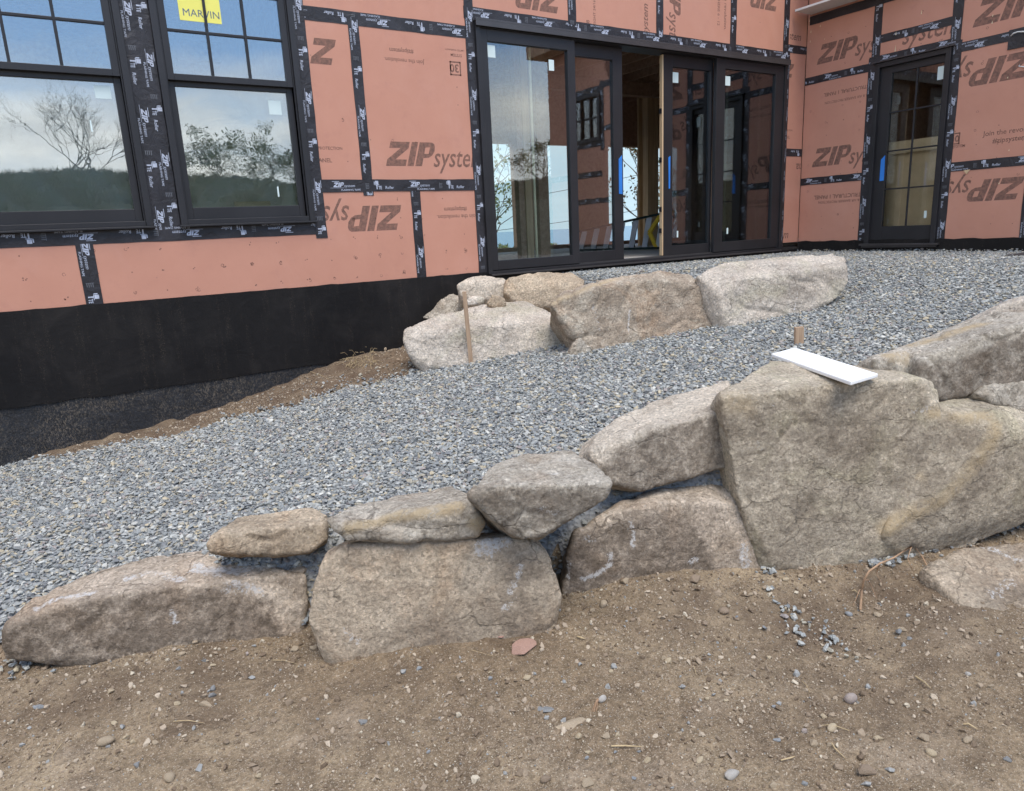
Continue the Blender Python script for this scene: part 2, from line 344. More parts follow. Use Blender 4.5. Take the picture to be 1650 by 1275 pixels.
    m['root'] = plain('dry_root', (.34, .215, .13), .8, var=.2, vs_=20)
    t = NT('plastic_film'); tp = t.n.new('ShaderNodeBsdfTransparent'); tp.inputs[0].default_value = (.92, .92, .88, 1); mxp = t.n.new('ShaderNodeMixShader'); mxp.inputs[0].default_value = .8
    t.b.inputs['Base Color'].default_value = (.74, .72, .64, 1); t.b.inputs['Roughness'].default_value = .25; t.lk(tp.outputs[0], mxp.inputs[1]); t.lk(t.b.outputs[0], mxp.inputs[2]); t.lk(mxp.outputs[0], t.out.inputs[0]); m['film'] = t.m
    # sea
    t = NT('sea_water'); m['sea'] = t.fin((.045, .14, .23), .25, t.bump(t.noise(.25, 4), .3, .3), .4)
    # gravel bed and stones
    t = NT('gravel_bed'); m['bed'] = t.fin(t.ramp(t.voro(55, out='Color'), [(0, (.2, .2, .2)), (1, (.36, .365, .36))]), .9, t.bump(t.voro(55), .8, .012), .2)
    t = NT('gravel_stone'); oi = t.n.new('ShaderNodeObjectInfo')
    c = t.ramp(oi.outputs['Random'], [(0.0, (.19, .195, .198)), (.10, (.225, 0.231, 0.225)), (.26, (.30, 0.307, 0.293)), (.44, (.38, 0.379, 0.353)), (.60, (.28, 0.291, 0.284)),
                                      (.70, (.46, 0.453, 0.414)), (.78, (.37, 0.335, 0.265)), (.875, (.45, 0.384, 0.270)), (.93, (.31, 0.271, 0.251)), (.972, (.56, 0.542, 0.484))], 'CONSTANT')
    c = t.mix(.75, c, t.ramp(t.noise(1.1, 4, .7), [(.3, .72), (.7, 1.22)]), 'MULTIPLY')
    m['stone'] = t.fin(c, .82, t.bump(t.noise(3.0, 4, .6), .35, .12), .25)
    t = NT('dirt_crumb'); oi = t.n.new('ShaderNodeObjectInfo')
    c = t.ramp(oi.outputs['Random'], [(0.0, (.165, .12, .082)), (.22, (.235, .178, .125)), (.45, (.30, .232, .165)), (.66, (.36, .285, .21)), (.80, (.44, .36, .27)), (.9, (.28, .275, .26)), (.95, (.48, .41, .31))], 'CONSTANT')
    m['crumb'] = t.fin(c, .9, t.bump(t.noise(3.0, 4, .6), .3, .12), .15)
    # ground
    t = NT('ground_soil'); big = t.noise(.9, 5, .6, .4); mid = t.noise(5.5, 6, .66, .4); fine = t.noise(60, 6, .75); gn = t.noise(190, 3, .7)
    c = t.mix(t.ramp(big, [(.38, 0.0), (.60, 1.0)]), (.228, .165, .104), (.352, .268, .172))
    c = t.mix(t.ramp(mid, [(.36, .75), (.56, 0.0)]), c, (.165, .118, .077))
    c = t.mix(t.ramp(t.noise(2.7, 5, .6, off=14.0), [(.56, 0.0), (.72, .6)]), c, (.37, .29, .21))
    c = t.mix(.8, c, t.ramp(fine, [(.32, .52), (.5, 1.0), (.66, 1.45)]), 'MULTIPLY'); c = t.mix(.8, c, t.ramp(t.noise(17, 6, .7, .5, off=27.0), [(.32, .74), (.5, 1.0), (.68, 1.2)]), 'MULTIPLY')
    c = t.mix(t.ramp(gn, [(.585, 0.0), (.63, .85)]), c, (.52, .44, .34)); c = t.mix(t.ramp(t.noise(150, 4, .8, off=3.0), [(.60, 0.0), (.66, .8)]), c, (.10, .07, .05))
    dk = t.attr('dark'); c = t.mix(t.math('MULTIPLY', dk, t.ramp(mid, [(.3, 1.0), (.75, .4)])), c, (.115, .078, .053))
    gr = t.attr('grass'); c = t.mix(gr, c, t.ramp(t.noise(9, 6, .75), [(.3, (.03, .034, .021)), (.7, (.068, .07, .04))]))
    nb = t.bump(mid, .7, .05); nb = t.bump(fine, .9, .012, nb); nb = t.bump(gn, .7, .004, nb)
    m['ground'] = t.fin(c, .95, nb, .12)
build_mats()

# ------------------------------------------------------------------ terrain
def sstep(a, b, x):
    t = np.clip((np.asarray(x, float)-a)/(b-a), 0, 1); return t*t*(3-2*t)
def line_off(x, y, p, q):
    """signed distance behind (house side of) the line p->q"""
    p, q = np.array(p), np.array(q); d = (q-p)/np.linalg.norm(q-p); n = np.array([-d[1], d[0]])
    return (x-p[0])*n[0] + (y-p[1])*n[1]
FR = [(-3.0, 4.15), (-.39, 3.10), (.57, 2.50), (1.56, 2.15), (2.65, 1.70), (3.95, 1.25), (6.5, .6), (9, .3)]      # foot of the front row of boulders
def front_y(x): return np.interp(x, [p[0] for p in FR], [p[1] for p in FR])
BK = ((2.55, 4.70), (6.2, 3.75))                                                    # foot of the back row
WALLFOOT = [(-3, .17), (-.5, .18), (-.15, .2), (.4, .245), (.85, .30), (1.2, .37), (1.5, .45), (1.9, .556), (2.4, .58), (3.0, .62)]
def soil_edge_y(x):   # beyond this y (towards the house) the strip is bare soil
    return np.interp(x, [-1.0, -.45, -.15, .1, .55, 1.2, 1.75, 2.1, 2.45, 2.75], [5.75, 5.62, 5.40, 5.22, 5.03, 4.90, 4.83, 4.76, 4.62, 4.60])
def path_z(x): 
    z = EYE - 1.285 + .137*np.asarray(x, float)
    return np.where(z > 1.00, 1.00 + .07*np.tanh((z-1.00)/.07), z)
def H(x, y):
    x = np.asarray(x, float); y = np.asarray(y, float)
    base = np.zeros_like(x)
    # ramp between the two rows
    pz = path_z(x)
    pz = pz - .15*sstep(3.95, 3.1, y)*sstep(.7, -.3, x)
    ter = sstep(.28, .55, line_off(x, y, *BK))*sstep(2.75, 3.05, x)
    pz = pz*(1-ter) + np.maximum(pz, .86 + .215*sstep(3.45, 4.2, x))*ter
    wf = np.interp(x, [p[0] for p in WALLFOOT], [p[1] for p in WALLFOOT])
    se = soil_edge_y(x); k = sstep(0, 1, (y-se)/np.maximum(D-se, .05))*sstep(2.9, 2.5, x)
    pz = pz*(1-k) + wf*k
    off = y - front_y(x)
    a = sstep(.10, .30, off)
    z = base*(1-a) + pz*a
    # land behind the camera rises to a grassy bank; seaward it falls away
    bank = sstep(-4.0, -12.5, y)*3.35 + .35*np.sin(x*.31+1)*sstep(-9, -14, y)
    z = z + bank
    sea = sstep(12.0, 70.0, y)
    z = z*(1-sea) - 14.0*sea
    inl = sstep(10.2, 10.8, y)*sstep(70, 20, y)
    z = z - .85*inl*sstep(.4, 1.0, z)
    return z
def gravel_mask(x, y):
    x = np.asarray(x, float); y = np.asarray(y, float)
    se = soil_edge_y(x) + .05*np.sin(x*9)+.03*np.sin(x*23+1)
    ok = (y > front_y(x)+.12) & (y < np.where(x < 2.7, se, D-.012)) & (x < XC-.012) & (x > -2.4)
    left = (x < -.1) & (y < 3.0 + (-.1-x)*.5)
    return ok & ~left
def fbm(x, y, s, oct=4, seed=0.0):
    return noise.fractal(Vector((x*s+seed, y*s-seed, seed*.37)), 1.0, 2.0, oct)

def axis(lo, hi, step, far0, far1, g=1.35):
    a = list(np.arange(lo, hi+1e-6, step)); s = step
    while a[-1] < far1: s = min(s*g, 4000); a.append(a[-1]+s)
    s = step
    while a[0] > far0: s = min(s*g, 4000); a.insert(0, a[0]-s)
    return np.array(a)
gx = axis(-2.6, 7.85, .028, -9000, 9000); gy = axis(.15, 5.6, .028, -9000, 9000)
GX, GY = np.meshgrid(gx, gy); GZ = H(GX, GY)
GM = gravel_mask(GX, GY)
dirt = (~GM) & (GX > -3) & (GX < 7) & (GY > -.5) & (GY < 5.6)
zz = GZ.copy(); dk = np.zeros_like(zz)
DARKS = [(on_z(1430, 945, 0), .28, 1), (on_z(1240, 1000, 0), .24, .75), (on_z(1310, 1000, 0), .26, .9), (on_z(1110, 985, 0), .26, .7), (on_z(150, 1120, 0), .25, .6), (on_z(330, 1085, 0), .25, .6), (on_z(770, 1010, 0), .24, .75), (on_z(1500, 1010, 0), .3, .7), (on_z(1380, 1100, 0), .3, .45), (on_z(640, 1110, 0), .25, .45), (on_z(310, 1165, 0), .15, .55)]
PITS = [(on_z(1440, 955, 0), .16, -.05), (on_z(1330, 1000, 0), .3, -.03), (on_z(740, 1020, 0), .25, .02), (on_z(1080, 960, 0), .3, .05), (on_z(440, 1050, 0), .35, -.02), (on_z(1500, 1010, 0), .2, .035), (on_z(600, 1150, 0), .4, .012), (on_z(150, 1250, 0), .5, .025)]
for i, j in zip(*np.nonzero(dirt)):
    x, y = GX[i, j], GY[i, j]
    z = .018*fbm(x, y, 1.3, 3, 3.0) + .011*fbm(x, y, 6.0, 3, 8.0) + .0075*fbm(x, y, 19.0, 3, 1.0)
    for c, r, h in PITS:
        d2 = ((x-c[0])**2 + (y-c[1])**2)/(r*r)
        if d2 < 5: z += h*math.exp(-d2)
    zz[i, j] += z
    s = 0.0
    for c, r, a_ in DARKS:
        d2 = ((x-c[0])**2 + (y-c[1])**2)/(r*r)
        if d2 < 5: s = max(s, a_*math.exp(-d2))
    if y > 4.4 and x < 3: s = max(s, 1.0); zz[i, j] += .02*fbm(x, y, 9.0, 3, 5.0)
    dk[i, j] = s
zz[GM] -= .026
def H2(x, y):
    """terrain height including the fine relief of the dirt"""
    i = int(np.clip(np.searchsorted(gy, y), 1, len(gy)-1)); j = int(np.clip(np.searchsorted(gx, x), 1, len(gx)-1))
    fy = (y-gy[i-1])/(gy[i]-gy[i-1]); fx = (x-gx[j-1])/(gx[j]-gx[j-1])
    return float((zz[i-1, j-1]*(1-fx)+zz[i-1, j]*fx)*(1-fy) + (zz[i, j-1]*(1-fx)+zz[i, j]*fx)*fy)
def hit(px, py, z0=None):
    """where the sight line meets the terrain"""
    d = ray(px, py); t = .8
    while t < 40:
        p = O + d*t
        if p[2] < H2(p[0], p[1]): break
        t += .02
    for _ in range(4):
        p = O+d*t; t += (H2(p[0], p[1])-p[2])/d[2]*.7
    return O + d*t
def grid_mesh(name, X, Y, Z, mat, keep=None, attrs=None, smooth=True):
    ny, nx = X.shape; idx = np.arange(nx*ny).reshape(ny, nx)
    q = np.stack([idx[:-1, :-1], idx[:-1, 1:], idx[1:, 1:], idx[1:, :-1]], -1).reshape(-1, 4)
    if keep is not None:
        kf = (keep[:-1, :-1] & keep[:-1, 1:] & keep[1:, 1:] & keep[1:, :-1]).reshape(-1); q = q[kf]
    co = np.stack([X, Y, Z], -1).reshape(-1, 3)
    used, inv = np.unique(q, return_inverse=True); q = inv.reshape(-1, 4); co = co[used]
    me = bpy.data.meshes.new(name); me.vertices.add(len(co)); me.vertices.foreach_set('co', co.astype(np.float32).ravel())
    me.loops.add(q.size); me.loops.foreach_set('vertex_index', q.astype(np.int32).ravel())
    me.polygons.add(len(q)); me.polygons.foreach_set('loop_start', np.arange(0, q.size, 4, dtype=np.int32))
    me.polygons.foreach_set('use_smooth', np.full(len(q), smooth)); me.update(calc_edges=True); me.validate()
    for k, v in (attrs or {}).items():
        a = me.attributes.new(k, 'FLOAT', 'POINT'); a.data.foreach_set('value', v.reshape(-1)[used].astype(np.float32))
    me.materials.append(mat); o = bpy.data.objects.new(name, me); COL.objects.link(o); return o
grass = np.clip(sstep(-4.0, -6.5, GY) + sstep(10.5, 12, GY) + sstep(-4, -7, GX) + sstep(16, 20, GX), 0, 1)
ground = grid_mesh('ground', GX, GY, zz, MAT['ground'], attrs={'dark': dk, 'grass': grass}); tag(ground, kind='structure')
bx, by = np.meshgrid(np.arange(-2.4, 7.8, .05), np.arange(.2, 5.56, .05))
bed = grid_mesh('gravel_bed', bx, by, H(bx, by)-.004, MAT['bed'], keep=gravel_mask(bx, by)); tag(bed, kind='structure')
sx, sy = np.meshgrid(np.linspace(-9000, 9000, 7), np.array([48, 120, 400, 1500, 9000.0]))
sea = grid_mesh('sea', sx, sy, np.full_like(sx, EYE-12.0), MAT['sea']); tag(sea, kind='structure')
# ------------------------------------------------------------------ house
house = empty('house', (4.0, D+2.5, EYE-.35))
tag(house, 'unfinished house clad in orange-red sheathing panels with black seam tape and black windows', 'house')
Z = lambda r: EYE + r           # heights measured from the eye level in the survey of the walls

# --- printed marks: letters as flat polygons
def shear(polys, k): return [[(a + k*b, b) for a, b in pg] for pg in polys]
ZIPP = [[(0,1),(.9,1),(.9,.74),(0,.74)], [(.52,.74),(.9,.74),(.38,.27),(0,.27)], [(0,.27),(.92,.27),(.92,0),(0,0)],
        [(1.0,0),(1.0,1),(1.3,1),(1.3,0)], [(1.38,0),(1.38,1),(1.70,1),(1.70,0)], [(1.70,1),(1.98,1),(2.1,.93),(2.16,.82),(1.70,.78)],
        [(1.92,.80),(2.16,.82),(2.18,.62),(2.1,.45),(1.92,.52)], [(1.70,.52),(1.96,.52),(2.1,.45),(1.96,.36),(1.70,.34)]]
ZIPP = shear(ZIPP, .30)
_tc = {}
def text_polys(body, bold=.0, sh=0.0, space=1.0):
    key = (body, bold, sh, space)
    if key not in _tc:
        cu = bpy.data.curves.new('lettering', 'FONT'); cu.body = body; cu.size = 1.0; cu.shear = sh; cu.offset = bold; cu.space_character = space; cu.resolution_u = 2
        cu.fill_mode = 'FRONT'
        o = bpy.data.objects.new('lettering', cu); COL.objects.link(o)
        dg = bpy.context.evaluated_depsgraph_get(); me = bpy.data.meshes.new_from_object(o.evaluated_get(dg))
        _tc[key] = [[(me.vertices[i].co.x, me.vertices[i].co.y) for i in p.vertices] for p in me.polygons]
        bpy.data.objects.remove(o); bpy.data.curves.remove(cu); bpy.data.meshes.remove(me)
    return _tc[key]
def moved(polys, dx, dy, s=1.0, sx=None): return [[(a*(sx or s)+dx, b*s+dy) for a, b in pg] for pg in polys]
SYS = moved(text_polys('system', .008, .28), 2.24, -.02, 1.22, .94)
SYS_ALONE = moved(text_polys('system', .008, .28), 0, 0, 1.22, .94)
LOGO = ZIPP + SYS
# tape print unit (run along the tape, height 1 = tape width)
def unit_print():
    w = []
    w += moved(ZIPP, .05, .40, .40); w += moved(text_polys('system', .0, .28), 1.0, .40, .36)
    w += [[(-.02,.86),(.62,.86),(.60,.90),(-.06,.90)], [(-.25,.33),(1.0,.33),(1.0,.35),(-.22,.35)]]
    w += moved(text_polys('FLASHING TAPE', .01, 0), .72, .10, .21, .25)
    w += [[(3.92,.62),(4.22,.62),(4.22,.92),(3.92,.92)], [(3.80,.55),(4.30,.55),(4.30,.60),(3.80,.60)], [(3.80,.55),(3.88,.55),(3.88,.85),(3.80,.85)], [(4.02,.20),(4.12,.20),(4.12,.55),(4.02,.55)]]
    w += moved(text_polys('TE', .02, 0), 4.20, .20, .40, .30) + moved(text_polys('Roller', .01, .1), 4.85, .22, .36, .34)
    dim = []
    for k in range(4): dim += [[(3.05,.25+k*.13),(3.32+.05*(k % 2),.25+k*.13),(3.32,.30+k*.13),(3.05,.30+k*.13)]]
    dim += [[(3.02,.22),(3.06,.22),(3.06,.75),(3.02,.75)]]
    return w, dim
UW, UD = unit_print()
UNIT = 6.9     # repeat length in tape widths

def fill_panel(wall, pts, holes=()):
    mb = MB(); wall.poly(mb, pts, -.011, 0.0); return mb.build('sheathing_panel', MAT['orange'], house)
PANELS = []
def panel(wall, pts):
    pts = [(u, Z(z)) for u, z in pts]
    o = fill_panel(wall, pts); PANELS.append((wall, pts, o)); return o
def rect(u0, u1, z0, z1, g=.0015): return [(u0+g, z0+g), (u1-g, z0+g), (u1-g, z1-g), (u0+g, z1-g)]

tapes = [0]
def tape(wall, u0, u1, z0, z1, phase=0.0, rot=0, lvl=0, print_=True, ragged=True):
    """strip of flashing tape; rot: 0 reads upright, 180 upside down, -90 reads downwards"""
    z0, z1 = Z(z0), Z(z1); mb = MB(); d0 = .0006; tapes[0] += 1; d1 = .0022 + .0011*lvl + .00003*tapes[0]
    horiz = (u1-u0) > (z1-z0)
    # slightly uneven edges
    rr = random.Random(tapes[0]*13); pts = []
    n = max(2, int((u1-u0 if horiz else z1-z0)/.11)); j = .0022 if ragged else 0
    for side in (0, 1):
        for k in range(n+1):
            t = k/n if side == 0 else 1-k/n
            e = rr.uniform(-j, j)
            if horiz: pts.append((u0+(u1-u0)*t, (z0 if side == 0 else z1)+e))
            else: pts.append(((u1 if side == 0 else u0)+e, z0+(z1-z0)*t))
    wall.poly(mb, pts, d0, d1)
    o = mb.build('flashing_tape', MAT['tape'], house)
    if not print_: return o
    w = (z1-z0) if horiz else (u1-u0); L_ = (u1-u0) if horiz else (z1-z0); w_ = min(w, .09)
    pm = MB(); clip = [(0, u0+.002, u1-.002), (1, z0+.002, z1-.002)]; dd = d1 + .0009
    k = -1
    while True:
        a = (k + phase)*UNIT*w_*1.06
        if a > L_: break
        for polys, mi in ((UW, 0), (UD, 1)):
            if rot == 0: wall.flat(pm, polys, u0+a, z0, dd, w_, 0, mi, clip)
            elif rot == 180: wall.flat(pm, polys, u1-a, z1, dd, w_, 180, mi, clip)
            elif rot == -90: wall.flat(pm, polys, u0, z1-a, dd, w_, -90, mi, clip)
            elif rot == 90: wall.flat(pm, polys, u1, z0+a, dd, w_, 90, mi, clip)
        k += 1
    if pm.f: tag(pm.build('tape_lettering', [MAT['print'], MAT['print_dim']], o), kind='stuff')
    return o
def ink(wall, polys, u, z, h, rot=0, clip=None, host=None):
    """lettering printed on the panel that lies under (u, z)"""
    mb = MB(); wall.flat(mb, polys, u, z, .0004, h, rot, 0, clip)
    c = (sum(p[0] for p in mb.v)/len(mb.v), sum(p[1] for p in mb.v)/len(mb.v), sum(p[2] for p in mb.v)/len(mb.v))
    uu, zz_ = (c[0], c[2]) if wall is WA else (-c[1], c[2])
    best = min(PANELS, key=lambda P: 1e3*(P[0] is not wall) + abs((min(p[0] for p in P[1])+max(p[0] for p in P[1]))/2-uu) + abs((min(p[1] for p in P[1])+max(p[1] for p in P[1]))/2-zz_))
    tag(mb.build('panel_lettering', MAT['ink'], best[2]), kind='stuff')
def ink_px(wall, polys, px, py, pxh, pyh, rot=0, clip=None):
    """text whose lower-left corner (as read) is at photo point 1 and whose cap height reaches photo point 2"""
    u, z = wall.px(px, py); u2, z2 = wall.px(pxh, pyh); h = math.hypot(u2-u, z2-z)
    ink(wall, polys, u, z, h, rot, clip)

# --- wall A panels (heights relative to eye level)
TOP = 2.85
panel(WA, rect(-3.2, .195, -.352, .13)); panel(WA, [(.198,-.35),(2.636,-.35),(2.636,.41),(1.80,.41),(1.80,.13),(.198,.13)])
panel(WA, rect(2.64, 3.287, -.352, .41)); panel(WA, rect(-3.2, -.41, .13, TOP)); panel(WA, rect(.63, .80, .13, 2.1)); panel(WA, rect(-.41, 1.77, 2.10, TOP))
panel(WA, rect(1.77, 2.222, .41, 1.632)); panel(WA, rect(2.222, 3.287, .41, 1.632))
panel(WA, rect(1.77, 3.245, 1.632, TOP))
for a, b in ((3.245, 4.335), (4.335, 5.43), (5.43, 6.505), (6.505, 7.41)): panel(WA, rect(a, b, 1.74, TOP))
panel(WA, rect(7.41, 7.766, 1.87, TOP)); panel(WA, rect(7.41, 7.766, .742, 1.87)); panel(WA, rect(7.41, 7.766, -.30, .742))
# --- wall B panels (u = -y); the wing runs from the inner corner to its end at y = .45
B0, B1 = -D+.004, -.45
DL, DR = -4.71, -3.865                    # door opening
W0, W1, WZ0, WZ1 = -1.97, -1.17, 1.36, 2.1  # small window beyond the picture
panel(WB, rect(B0, DL, -.30, .405)); panel(WB, rect(B0, DL, .405, 1.535)); panel(WB, rect(B0, -4.69, 1.535, TOP))
panel(WB, rect(-4.69, -3.885, 1.60, 1.79)); panel(WB, rect(-4.69, -3.885, 1.79, TOP))
panel(WB, rect(DR, -3.10, -.30, .415)); panel(WB, rect(DR, -1.98, .415, 1.528)); panel(WB, rect(-3.885, -1.98, 1.528, TOP))
panel(WB, rect(-3.10, -1.98, -.30, .415)); panel(WB, rect(-1.98, B1, -.30, 1.33)); panel(WB, rect(-1.98, B1, 2.13, TOP)); panel(WB, rect(-1.16, B1, 1.33, 2.13))
# end face of the wing
mb = MB(); mb.box(XC, 14, .44, .451, EYE-.3, EYE+TOP); mb.build('sheathing_panel', MAT['orange'], house)

# --- tapes
tape(WA, .628, .724, .12, 2.3, .10, -90, 0); tape(WA, .716, .803, .12, 2.3, .62, -90, 1)
tape(WA, -.7, 1.80, .045, .148, .33, 180, .5); tape(WA, 1.762, 1.850, .015, 2.6, .35, -90, 2)
tape(WA, 1.845, 3.29, 1.583, 1.680, .18, 180, 0); tape(WA, 2.180, 2.266, .33, 1.64, .03, -90, 1)
tape(WA, 1.848, 3.29, .360, .453, .13, 0, 2); tape(WA, 2.594, 2.680, -.352, .405, .80, -90, 0)
tape(WA, .146, .249, -.352, .052, .98, -90, 1); tape(WA, 3.206, 3.290, -.37, 2.6, .3, -90, 3)
tape(WA, 3.20, 7.47, 1.737, 1.832, .1, 180, 1)
for c in (4.335, 5.43, 6.505, 7.39): tape(WA, c-.046, c+.046, 1.80, TOP, rng.uniform(0, 1), -90, 2)
tape(WA, 7.408, 7.470, -.36, 1.80, .2, 90, 3); tape(WA, 7.43, 7.766, 1.83, 1.915, .4, 180, 0); tape(WA, 7.43, 7.766, .700, .787, .55, 180, 0)
tape(WB, B0, -4.72, 1.493, 1.575, .42, 0, 0); tape(WB, B0, -4.72, .364, .446, .12, 0, 0)
tape(WB, -4.765, -4.675, -.34, 1.62, .2, -90, 1); tape(WB, -4.735, -4.645, 1.56, TOP, .55, -90, 2)
tape(WB, -4.76, -3.85, 1.553, 1.632, .25, 0, 3); tape(WB, -4.66, -3.88, 1.752, 1.832, .3, 180, 0)
tape(WB, -3.90, -3.818, -.36, 1.60, .86, -90, 2); tape(WB, -3.93, -3.835, 1.60, TOP, .6, -90, 3)
tape(WB, -3.84, -1.2, .368, .458, -.06, 0, 0); tape(WB, -3.84, -1.98, 1.486, 1.572, .6, 180, 0)
tape(WB, -3.145, -3.055, -.50, .375, .7, -90, 1); tape(WB, B0+.03, -1.98, 2.135, 2.225, .4, 0, 4, print_=False)
tape(WB, -2.0, -1.13, 1.27, 1.36, .4, 0, 1); tape(WB, -2.0, -1.13, 2.1, 2.19, .4, 180, 1); tape(WB, -2.05, -1.96, 1.2, 2.25, .2, -90, 2); tape(WB, -1.18, -1.09, 1.2, 2.25, .2, -90, 2)
tape(WB, -1.98, B1, .80, .89, .4, 0, 1)

# --- panel print, wall A
ink_px(WA, LOGO, 622, 267.5, 628, 229.5, 0, [(0, 0, 3.21)])
ink_px(WA, LOGO, 646.5, 330.5, 640, 369, 180, [(0, 1.85, 9)])
ink_px(WA, ZIPP[:3], 541, 64.5, 536, 104, 180, [(0, 1.85, 9)])
J1, J2 = text_polys('Join the revolution.', .01), text_polys('#zipsystem', .015)
ink_px(WA, J1, 683, 98, 683, 107.5, 180); ink_px(WA, J2, 666, 81, 666, 91, 180)
ink_px(WA, J1, 768, 345, 768, 354.5, 180, [(0, 0, 3.21)]); ink_px(WA, J2, 752, 334, 752, 343.5, 180)
for s_, x_, y_, h_ in (('SYSTEM', 744, 88, 6.5), ('LIMITED WARRANTY', 748, 81, 4)):
    ink_px(WA, text_polys(s_, .015), x_, y_, x_, y_+h_, 180, [(0, 0, 3.21)])
u_, z_ = PA(742, 100); ink(WA, [[(0,0),(.105,0),(.105,.012),(0,.012)], [(0,.098),(.105,.098),(.105,.11),(0,.11)], [(0,0),(.012,0),(.012,.11),(0,.11)], [(.093,0),(.105,0),(.105,.11),(.093,.11)]] + moved(text_polys('30', .03), .018, .024, .088), u_, z_, 1.0, 180)
ink_px(WA, text_polys('PROTECTION', .015), 512, 241, 512, 234, 0, [(0, 1.85, 9)]); ink_px(WA, text_polys('PANEL', .02), 509, 261.5, 509, 252, 0, [(0, 1.85, 9)])
ink_px(WA, [[(0,0),(.26,0),(.26,.004),(0,.004)]], 514, 247.2, 514, 246.2, 0)
# above the doors: print running up and down the upright panels
ink_px(WA, text_polys('system', .015, .28), 1044, 57, 1032, 57, 90, [(1, 0, EYE+TOP)])
u_, z_ = PA(1079, -44); ink(WA, LOGO, u_, z_, .155, -90, [(1, EYE+1.83, EYE+TOP)])
u_, z_ = PA(1168, -30); ink(WA, J1, u_, z_, .06, -90, [(1, EYE+1.83, EYE+TOP)]); u_, z_ = PA(1157, -22); ink(WA, text_polys('NAIL HERE 6 - 12', .01), u_, z_, .05, -90, [(1, EYE+1.83, EYE+TOP)])
u_, z_ = PA(1256, -12); ink(WA, ZIPP, u_, z_, .20, 180, [(1, EYE+1.8, EYE+TOP)])
u_, z_ = PA(950, 46); ink(WA, text_polys('0/8', .015), u_, z_, .055, 90); u_, z_ = PA(960, 47); ink(WA, text_polys('HEIGHT 24/16', .01), u_, z_, .04, 90, [(1, 0, EYE+TOP)])
u_, z_ = PA(905, -18); ink(WA, ZIPP, u_, z_, .21, 180, [(1, EYE+1.84, EYE+TOP)])
ink_px(WA, moved(text_polys('stem', .015, .28), 0, 0), 1270, 63, 1270, 45, 0, [(0, 7.46, 7.762)])
ink_px(WA, ZIPP[:3], 1263, 124, 1265, 102, 0, [(0, 7.46, 7.6)])
ink_px(WA, text_polys('ma', .015, .2), 1297, 264, 1297, 283, 180, [(0, 7.46, 7.762)]); ink_px(WA, text_polys("tem", .015, .28), 1252, 385, 1252, 367, 0, [(0, 7.46, 7.762)])
ink_px(WA, text_polys('PANEL', .015), 1262, 223, 1262, 217, 0, [(0, 7.46, 7.762)]); ink_px(WA, text_polys('PROTECTION', .015), 1262, 211, 1262, 207, 0, [(0, 7.46, 7.762)])
# wall B
ink_px(WB, LOGO, 1316, 105, 1326, 73.5, 0, [(0, -9, -4.73)])
ink_px(WB, LOGO, 1308, 270, 1316, 241, 0, [(0, -9, -4.76)])
u_, z_ = PB(1452, 73); ink(WB, SYS_ALONE, u_, z_, .215, 0, [(0, -4.64, -3.92), (1, 0, EYE+1.755)])
S1, S2 = text_polys('STRUCTURAL 1 PANEL', .02), text_polys('WEATHER & AIR BARRIER PROTECTION', .01)
ink_px(WB, S1, 1400, 136, 1399, 144.5, 180, [(0, -9, -4.76)]); ink_px(WB, S2, 1420, 147, 1419.5, 153, 180, [(0, -9, -4.76)])
ink_px(WB, S1, 1391, 310, 1390.5, 319, 180, [(0, -9, -4.76)]); ink_px(WB, S2, 1412, 318.5, 1411.6, 324.5, 180, [(0, -9, -4.76)])
u_, z_ = PB(1567, 45); ink(WB, LOGO, u_, z_, .235, 0)
u_, z_ = PB(1668, 79); ink(WB, LOGO, u_, z_, .225, 180, [(0, -3.82, 0)])
ink_px(WB, J1, 1584, 220, 1583, 209, 0); ink_px(WB, J2, 1599, 231, 1598, 220, 0)
u_, z_ = PB(1539, 233); ink(WB, [[(-.06,0),(.04,0),(.04,.012),(-.06,.012)], [(-.06,.098),(.04,.098),(.04,.11),(-.06,.11)], [(.028,0),(.04,0),(.04,.11),(.028,.11)]] + moved(text_polys('30', .03), -.052, .024, .088), u_, z_, 1.0, 0, [(0, -3.815, 0)])
ink_px(WB, text_polys('SYSTEM', .02), 1534, 239, 1534, 233, 0, [(0, -3.815, 0)])
u_, z_ = PB(1652, 284); ink(WB, LOGO, u_, z_, .205, 180, [(0, -3.815, 0)])

